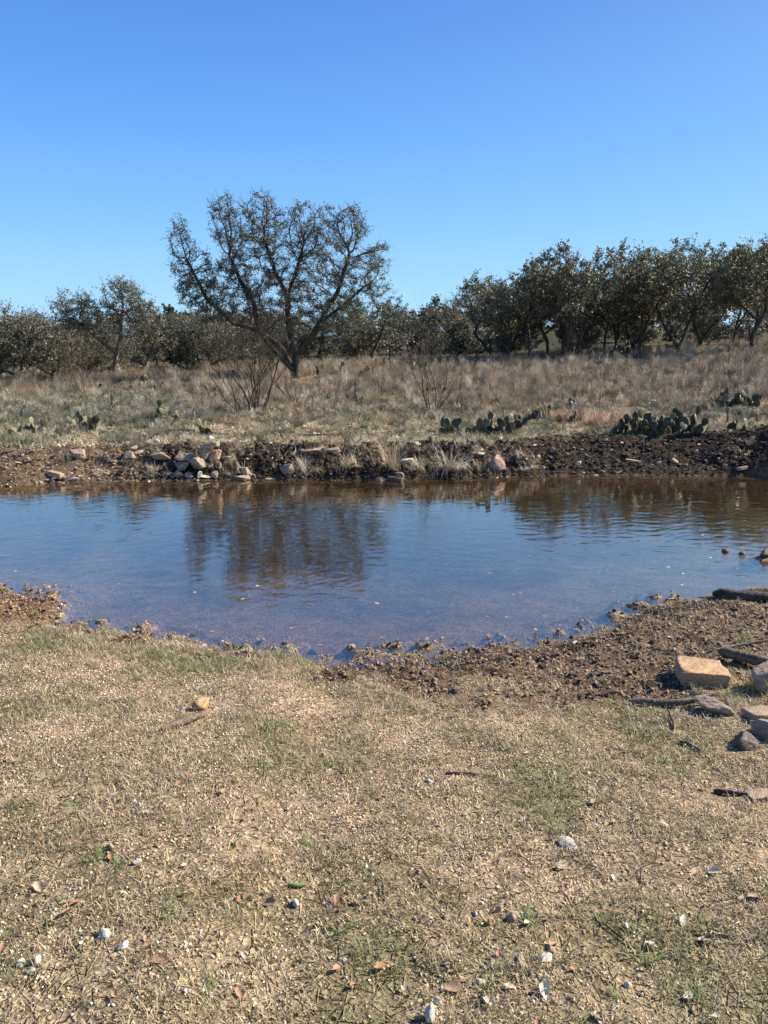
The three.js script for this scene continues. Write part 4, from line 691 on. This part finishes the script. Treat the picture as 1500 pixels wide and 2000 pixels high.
// ---------------------------------------------------------------- gravel, crumbs of mud
const GRIT = new THREE.MeshPhysicalMaterial({ name: 'grit', specularIntensity: 0.3, color: 0xffffff, roughness: 0.92 }), MUDM = new THREE.MeshPhysicalMaterial({ name: 'wet_mud_crumb', specularIntensity: 0.5, color: 0xffffff, roughness: 0.8 });
const grains = [1, 2, 3, 4].map((s) => stoneGeo(s * 41, 1, 6, { rough: 0.12 })), clodGeo = [1, 2, 3, 4, 5, 6].map((s) => stoneGeo(s * 43, 4, 3, { rough: 0.42 }));
{
  const r = rng(601), gravel = [], crumbs = [], far = [], farGravel = [];
  for (let k = 0; k < 200000; k++) {
    const d = 1.2 + 3.6 * r(), w = 0.62 * d + 0.4, x = (r() * 2 - 1) * w; if (r() > w / 3.4) continue;
    const { sn } = survey(x, d), m = mudAt(x, d); if (sn > 0 || m > 0.5) continue;
    const patch = 0.3 + 0.9 * fbm(x * 1.3 + 60, d * 1.3, 4) + (x < -0.6 && d > 2.9 ? 0.35 : 0); if (r() > clamp(patch, 0.12, 1)) continue;
    const s = 0.0016 + 0.0046 * Math.pow(r(), 3), c = r() < 0.28 ? [0.68, 0.6, 0.5] : r() < 0.75 ? [0.60, 0.46, 0.31] : r() < 0.6 ? [0.34, 0.25, 0.17] : [0.5, 0.31, 0.2], v = 0.8 + 0.4 * r();
    gravel.push([x, groundY(x, -d) + s * 0.2, -d, s, c.map((q) => q * v), 0.7, 3]);
  }
  for (let k = 0; k < 60000; k++) {
    const x = -3.6 + 8 * r(), d = curve(NEAR_SHORE, x) + 0.35 - 2.2 * r(), { sn } = survey(x, d), m = mudAt(x, d), y = groundY(x, -d); if (m < 0.35 || y < -0.012 || r() > m || (sn > 0 && r() > 0.7)) continue;
    const s = 0.0025 + 0.011 * Math.pow(r(), 4), left = x < -2, c = r() < 0.06 ? [0.45, 0.36, 0.27] : r() < 0.25 ? [0.085, 0.06, 0.042] : left ? [0.30, 0.185, 0.11] : [0.27, 0.19, 0.13], v = 0.7 + 0.6 * r();
    crumbs.push([x, y + s * 0.05, -d, s, c.map((q) => q * v), 0.45 + 0.3 * r(), 0.9]);
  }
  for (let k = 0; k < 60000; k++) {
    const x = -8 + 16 * r(), d = curve(FAR_SHORE, x) - 0.1 + 2.4 * r() * (x > 2 || x < -4 ? 1 : 0.45), { sf } = survey(x, d), m = mudAt(x, d), y = groundY(x, -d); if (y < -0.01) continue;
    if (m > 0.3) { const s = 0.004 + 0.024 * Math.pow(r(), 5), left = smooth(-3, -4.4, x), f = r(), c = f < 0.025 + left * 0.13 ? [0.5, 0.41, 0.31] : f < 0.3 ? [0.14, 0.10, 0.075] : left > r() ? [0.27, 0.2, 0.135] : [0.065, 0.048, 0.037], v = 0.7 + 0.6 * r(); far.push([x, y + s * 0.05, -d, s, c.map((q) => q * v), 0.5, 1.1]); }
  }
  for (let k = 0; k < 16000; k++) { const d = 12.2 + 9 * r() * r(), x = (r() * 2 - 1) * 0.56 * d, s = 0.006 + 0.022 * Math.pow(r(), 4); if (mudAt(x, d) > 0.4 || survey(x, d).sf > -0.4) continue; const v = 0.75 + 0.45 * r(), c = r() < 0.35 ? [0.66, 0.58, 0.47] : [0.47, 0.37, 0.26]; farGravel.push([x, groundY(x, -d) + s * 0.2, -d, s, c.map((q) => q * v), 0.6, 3]); }
  scatter('gravel', grains, GRIT, gravel, 'fine tan gravel among the near grass', 'gravel'); scatter('mud', clodGeo, MUDM, crumbs, 'crumbled wet mud along the near shore', 'mud'); scatter('mud', clodGeo, MUDM, far, 'dark crumbled mud of the far bank', 'mud'); scatter('gravel', grains, GRIT, farGravel, 'pale gravel on the flat beyond the pond', 'gravel');
  console.log('grit', gravel.length, crumbs.length, far.length, farGravel.length);
}
// ---------------------------------------------------------------- driftwood, sticks, the fallen pole
M.drift = new THREE.MeshStandardMaterial({ name: 'driftwood', color: new THREE.Color(0.44, 0.35, 0.27), map: barkMap, bumpMap: barkMap, bumpScale: 0.012, roughness: 0.9 });
M.wetwood = new THREE.MeshStandardMaterial({ name: 'dark_wood', color: new THREE.Color(0.15, 0.115, 0.09), map: barkMap, bumpMap: barkMap, bumpScale: 0.012, roughness: 0.85 });
function stick(name, label, pts, rad, mat, o = {}) { // pts: [x, d, lift]
  const bag = new Bag(), r = rng(Math.floor(pts[0][0] * 1000 + pts[0][1] * 77) & 0xffff), c = new THREE.CatmullRomCurve3(pts.map(([x, d, up]) => V(x, groundY(x, -d) + up, -d))), n = o.n ?? 14, P = c.getPoints(n);
  const R = P.map((_, i) => (i === 0 || i === n ? 0.35 : 1) * rad * lerp(1, o.taper ?? 0.6, i / n) * (0.85 + 0.3 * r())); tube(bag, [P[0], ...P, P[n]], [0.0005, ...R, 0.0005], o.sides ?? 8);
  const g = bag.build(), body = solo(name, g, mat, label, o.category ?? 'driftwood', o.group); return body;
}
stick('driftwood', 'curved driftwood branch lying before the squared block', [[1.22, 3.5, 0.012], [1.36, 3.455, 0.02], [1.5, 3.44, 0.03], [1.62, 3.47, 0.05]], 0.022, M.drift, { taper: 0.45 });
stick('driftwood', 'grey split log running out of view beyond the squared block', [[1.88, 4.03, 0.045], [2.02, 3.93, 0.04], [2.16, 3.8, 0.04], [2.4, 3.6, 0.05]], 0.035, M.drift, { taper: 0.8 });
stick('driftwood', 'thin grey branch lying behind the split log', [[1.95, 4.16, 0.02], [2.1, 4.2, 0.03], [2.32, 4.22, 0.05]], 0.011, M.drift);
stick('driftwood', 'dark rotten log on the mud at the edge near the water', [[2.4, 5.32, 0.03], [2.6, 5.2, 0.03], [2.85, 5.16, 0.04], [3.2, 5.2, 0.05]], 0.045, M.wetwood, { taper: 0.9 });
stick('driftwood', 'short weathered driftwood piece on the dry grass below the orange stone', [[-0.975, 3.08, 0.012], [-0.93, 3.12, 0.016], [-0.87, 3.19, 0.016], [-0.82, 3.25, 0.014]], 0.017, M.drift, { taper: 1.1 });
stick('stick', 'pale short stick pointing towards the viewer by the branch', [[1.325, 3.2, 0.008], [1.345, 3.28, 0.016], [1.35, 3.36, 0.03]], 0.008, M.drift, { category: 'stick' });
stick('stick', 'short dark stick lying flat in the middle of the dry grass', [[0.25, 2.82, 0.005], [0.32, 2.82, 0.007], [0.385, 2.81, 0.005]], 0.0055, M.wetwood, { category: 'stick' });
stick('stick', 'thin bent twig slanting across the dry grass low in view', [[0.63, 1.99, 0.006], [0.66, 1.93, 0.008], [0.71, 1.86, 0.006]], 0.0028, M.wetwood, { category: 'stick' });
stick('stick', 'forked pale twig on the sunlit grass', [[0.82, 2.14, 0.004], [0.84, 2.2, 0.012], [0.9, 2.24, 0.008]], 0.003, M.drift, { category: 'stick' });
stick('stick', 'reddish stick lying at the edge low in view', [[0.9, 1.92, 0.004], [0.96, 1.915, 0.006], [1.0, 1.91, 0.005]], 0.0035, M.wetwood, { category: 'stick' });
stick('stick', 'dark stick beside the pale slab at the edge', [[1.28, 2.68, 0.006], [1.33, 2.66, 0.012], [1.39, 2.65, 0.006]], 0.011, M.wetwood, { category: 'stick' });
stick('stick', 'dark stick in the grass below the driftwood branch', [[1.31, 3.09, 0.004], [1.34, 3.03, 0.008], [1.36, 2.99, 0.004]], 0.009, M.wetwood, { category: 'stick' });
stick('stick', 'black clod like stick end on the mud edge', [[1.1, 3.58, 0.008], [1.16, 3.6, 0.014], [1.2, 3.61, 0.006]], 0.015, M.wetwood, { category: 'stick' });
stick('fallen_pole', 'dark pole lying on the flat with a bright pale end', [[-4.0, 12.55, 0.03], [-3.88, 13.1, 0.12], [-3.6, 13.4, 0.1], [-3.0, 13.2, 0.05], [-2.6, 13.0, 0.03]], 0.016, M.wetwood, { category: 'pole', taper: 0.8 });
stick('fallen_pole', 'long thin dark branch lying along the flat above the bank', [[-2.0, 12.85, 0.02], [-1.2, 12.9, 0.05], [-0.4, 13.05, 0.04], [0.3, 13.7, 0.03]], 0.016, M.wetwood, { category: 'branch', n: 30 });
stick('pale_root', 'pale arched root dipping into the water in the middle of the bank', [[0.28, 11.0, 0.0], [0.27, 10.92, 0.12], [0.18, 10.95, 0.1]], 0.014, ST.white, { category: 'root' });
stick('pale_root', 'pale twisted stick at the foot of the gravel bank', [[-3.8, 10.96, 0.02], [-3.7, 11.05, 0.14], [-3.6, 11.15, 0.2]], 0.01, M.drift, { category: 'root' });
stick('upright_stick', 'grey upright stick standing on the widest ledge', [[-0.62, 11.45, -0.05], [-0.62, 11.46, 0.14], [-0.6, 11.47, 0.28]], 0.022, M.drift, { category: 'stick', taper: 0.7 });
stick('dry_stalk', 'paired dry stalks rising from the water by the grassy edge', [[-1.62, 4.6, 0.0], [-1.63, 4.62, 0.08], [-1.61, 4.63, 0.16]], 0.0022, ST.tan, { category: 'stalk', sides: 5 });
stick('dry_stalk', 'shorter bent stalk in the water by the grassy edge', [[-1.64, 4.6, 0.0], [-1.68, 4.62, 0.07], [-1.7, 4.63, 0.13]], 0.002, ST.tan, { category: 'stalk', sides: 5 });
// ---------------------------------------------------------------- straw clumps over the bank, fresh tufts, dead leaves
const clumpMats = (c) => new THREE.MeshPhysicalMaterial({ name: 'clump_straw', color: new THREE.Color(...c), roughness: 0.8, transmission: 0.25, thickness: 0, side: THREE.DoubleSide });
const CM = { straw: clumpMats([0.52, 0.42, 0.27]), ash: clumpMats([0.40, 0.34, 0.26]), green: clumpMats([0.15, 0.23, 0.05]), olive: clumpMats([0.24, 0.24, 0.09]), yellow: clumpMats([0.50, 0.40, 0.13]) };
const clump = (label, x, d, geo, mat, s, group) => { const m = solo('grass_clump', geo, mat, label, 'grass clump', group); m.position.set(x, groundY(x, -d) - 0.01, -d); m.scale.setScalar(s); m.rotation.y = x * 7; return m; };
const hang = [tuftGeo(61, 150, 0.42, 0.004, 1.9, 0.16, 0.3), tuftGeo(62, 120, 0.36, 0.004, 1.6, 0.13, 0.3), tuftGeo(63, 90, 0.5, 0.0035, 0.8, 0.1, 0.2)];
clump('bristling straw clump on the bank below the widest ledge', -0.52, 11.2, hang[1], CM.straw, 1.0); clump('tall upright straw clump at the middle of the bank', 0.12, 11.15, hang[2], CM.straw, 1.1); clump('biggest drooping grey straw clump beside the pinkish wedge', 1.0, 11.3, hang[0], CM.ash, 1.15);
clump('straw clump hanging beside the stone pile', -2.12, 11.22, hang[1], CM.straw, 0.9); clump('pale straw tuft on top of the stone pile end', -2.3, 11.36, hang[1], CM.straw, 0.8); clump('small straw clump above the low gravel shore', -3.4, 11.15, hang[1], CM.ash, 0.6); clump('short straw clump between the tall and the biggest clump', 0.5, 11.25, hang[1], CM.straw, 0.75); clump('rusty straw clump over the egg shaped stone', -1.2, 11.22, hang[1], CM.ash, 0.8); clump('low straw clump on the lip near the grey upright stick', -0.35, 11.6, hang[1], CM.straw, 0.6); clump('grey straw fringe on the gravel bank near the water', -4.2, 11.05, hang[1], CM.ash, 0.5);
const fresh = [tuftGeo(71, 34, 0.06, 0.0014, 1.1, 0.022, 0.3), tuftGeo(72, 26, 0.05, 0.0015, 1.3, 0.02, 0.3), tuftGeo(73, 60, 0.12, 0.0017, 1.1, 0.05, 0.3)];
const FG = 'fresh grass tufts on the near ground';
[[-1.14, 2.49], [-0.68, 2.89], [-0.85, 2.15], [-0.78, 2.1], [-0.93, 2.18], [-0.87, 2.44], [-0.62, 1.93], [-0.83, 1.78], [-0.45, 1.67], [-0.45, 2.2], [-0.5, 2.29], [-0.19, 2.23], [-0.12, 1.93], [0.22, 2.04], [0.43, 1.97], [0.51, 1.82], [0.61, 1.7], [0.82, 2.61], [0.75, 1.82], [1.02, 1.93], [-0.62, 2.01], [0.26, 2.66], [-0.26, 2.34], [-0.28, 2.16], [1.15, 2.9], [1.3, 2.95], [1.42, 3.05], [1.25, 3.15]].forEach(([x, d], i) => clump('fresh green grass tuft in the dry near grass', x, d, fresh[i % 2], i % 2 ? CM.olive : CM.green, 0.8 + 0.5 * ((i * 37) % 10) / 10, FG));
clump('vivid green grass patch at the water edge', -0.6, 4.02, fresh[2], CM.green, 0.75); clump('vivid green sprig beside the vivid patch at the water edge', -0.48, 4.0, fresh[2], CM.green, 0.5); clump('yellow grass clump beside the squared block', 1.86, 3.6, fresh[2], CM.yellow, 1.1); clump('dark olive grass in the shade of the squared block', 1.72, 3.54, fresh[2], CM.olive, 0.7); clump('yellow blades against the rounded boulder', 1.93, 3.5, fresh[2], CM.yellow, 0.95); clump('straw blades before the squared block', 1.58, 3.56, fresh[2], CM.olive, 0.6); clump('olive grass on the mud beyond the split log', 2.15, 4.3, fresh[2], CM.olive, 0.9); clump('green fringe on the highest point of the grassy shore', -1.72, 4.42, fresh[2], CM.olive, 0.9);
const leafMat = [[0.36, 0.17, 0.09], [0.27, 0.17, 0.11], [0.5, 0.4, 0.28], [0.40, 0.22, 0.12], [0.6, 0.53, 0.4]].map((c, i) => new THREE.MeshPhysicalMaterial({ name: 'dead_leaf_' + i, color: new THREE.Color(...c), roughness: 0.7, transmission: 0.15, thickness: 0, side: THREE.DoubleSide }));
function leafGeo(seed) { const r = rng(seed), N = 8, bag = new Bag(), curl = 0.5 + r(), twist = (r() - 0.5) * 1.2; for (let i = 0; i <= N; i++) for (let j = -2; j <= 2; j++) { const t = i / N, w = 0.3 * Math.sin(Math.PI * Math.pow(t, 0.8)) * (1 + 0.16 * Math.sin(i * 2.6 + j)), x = t - 0.5, z = j / 2 * w, y = curl * z * z * 1.6 + 0.25 * curl * x * x + twist * x * z + 0.02 * r(); bag.p.push(x, y, z); bag.n.push(0, 1, 0); if (i < N && j < 2) { const k = i * 5 + j + 2; bag.i.push(k, k + 1, k + 5, k + 1, k + 6, k + 5); } } const g = bag.build(); g.computeVertexNormals(); return g; }
const leafGeos = [1, 2, 3, 4, 5].map(leafGeo);
{
  const r = rng(777), LG = 'dead leaves on the near ground', list = [[-0.88, 2.18, 0], [-0.78, 2.62, 3], [-0.6, 2.59, 3], [-1.05, 2.04, 2], [-0.91, 1.97, 0], [-0.92, 1.92, 3], [-1.04, 1.79, 3], [-0.14, 2.06, 0], [-0.08, 2.05, 1], [-0.13, 1.78, 3], [-0.37, 1.67, 3], [-0.73, 1.86, 1], [0.76, 1.87, 4], [0.89, 1.97, 4], [0.42, 1.7, 4], [0.48, 1.865, 3], [0.18, 1.71, 1], [0.27, 1.66, 4], [0.59, 2.23, 2], [0.92, 1.89, 2], [1.07, 2.18, 4], [0.79, 2.59, 1], [0.54, 1.62, 2], [0.79, 1.69, 4], [0.42, 1.95, 2], [-0.35, 2.03, 1], [-0.59, 1.74, 3], [-0.01, 1.78, 0], [1.14, 2.06, 1], [0.74, 2.16, 2]];
  for (let k = 0; k < 60; k++) { const d = 1.5 + 2.4 * r() * r() + 0.3 * r(); list.push([(r() * 2 - 1) * 0.55 * d, d, Math.floor(r() * 5), 0.6]); }
  const words = ['rust red dead leaf curled on the near ground', 'brown dead leaf lying on the near ground', 'tan dead leaf lying on the near ground', 'orange brown dead leaf on the near ground', 'bleached pale dead leaf on the near ground'];
  for (const [x, d, m, s = 1] of list) { if (mudAt(x, d) > 0.4) continue; const q = solo('dead_leaf', leafGeos[Math.floor(r() * 5)], leafMat[m], words[m], 'leaf', LG); q.position.set(x, groundY(x, -d) + 0.006 + 0.004 * r(), -d); q.rotation.set((r() - 0.5) * 0.9, r() * 6.283, (r() - 0.5) * 0.7); q.scale.setScalar((0.028 + 0.022 * r()) * s); }
  for (let k = 0; k < 34; k++) { const x = -3.4 + 6.6 * r(), d = curve(NEAR_SHORE, x) + 0.25 + 2.6 * r() * r(); if (groundY(x, -d) > -0.015) continue; const q = solo('floating_leaf', leafGeos[k % 5], leafMat[k % 3 === 0 ? 2 : 1], 'small brown leaf floating on the near water', 'leaf', 'leaves floating on the pond'); q.position.set(x, 0.002, -d); q.rotation.set(0, r() * 6.283, 0); q.scale.set(0.03 + 0.02 * r(), 0.008, 0.03 + 0.01 * r()); }
  const pod = stick('seed_pod', 'slender green pod lying on the grass above the domed stone', [[-0.305, 2.13, 0.006], [-0.28, 2.125, 0.01], [-0.25, 2.135, 0.008]], 0.006, CM.green, { category: 'pod', taper: 0.9 });
}
renderer.render(scene, camera);
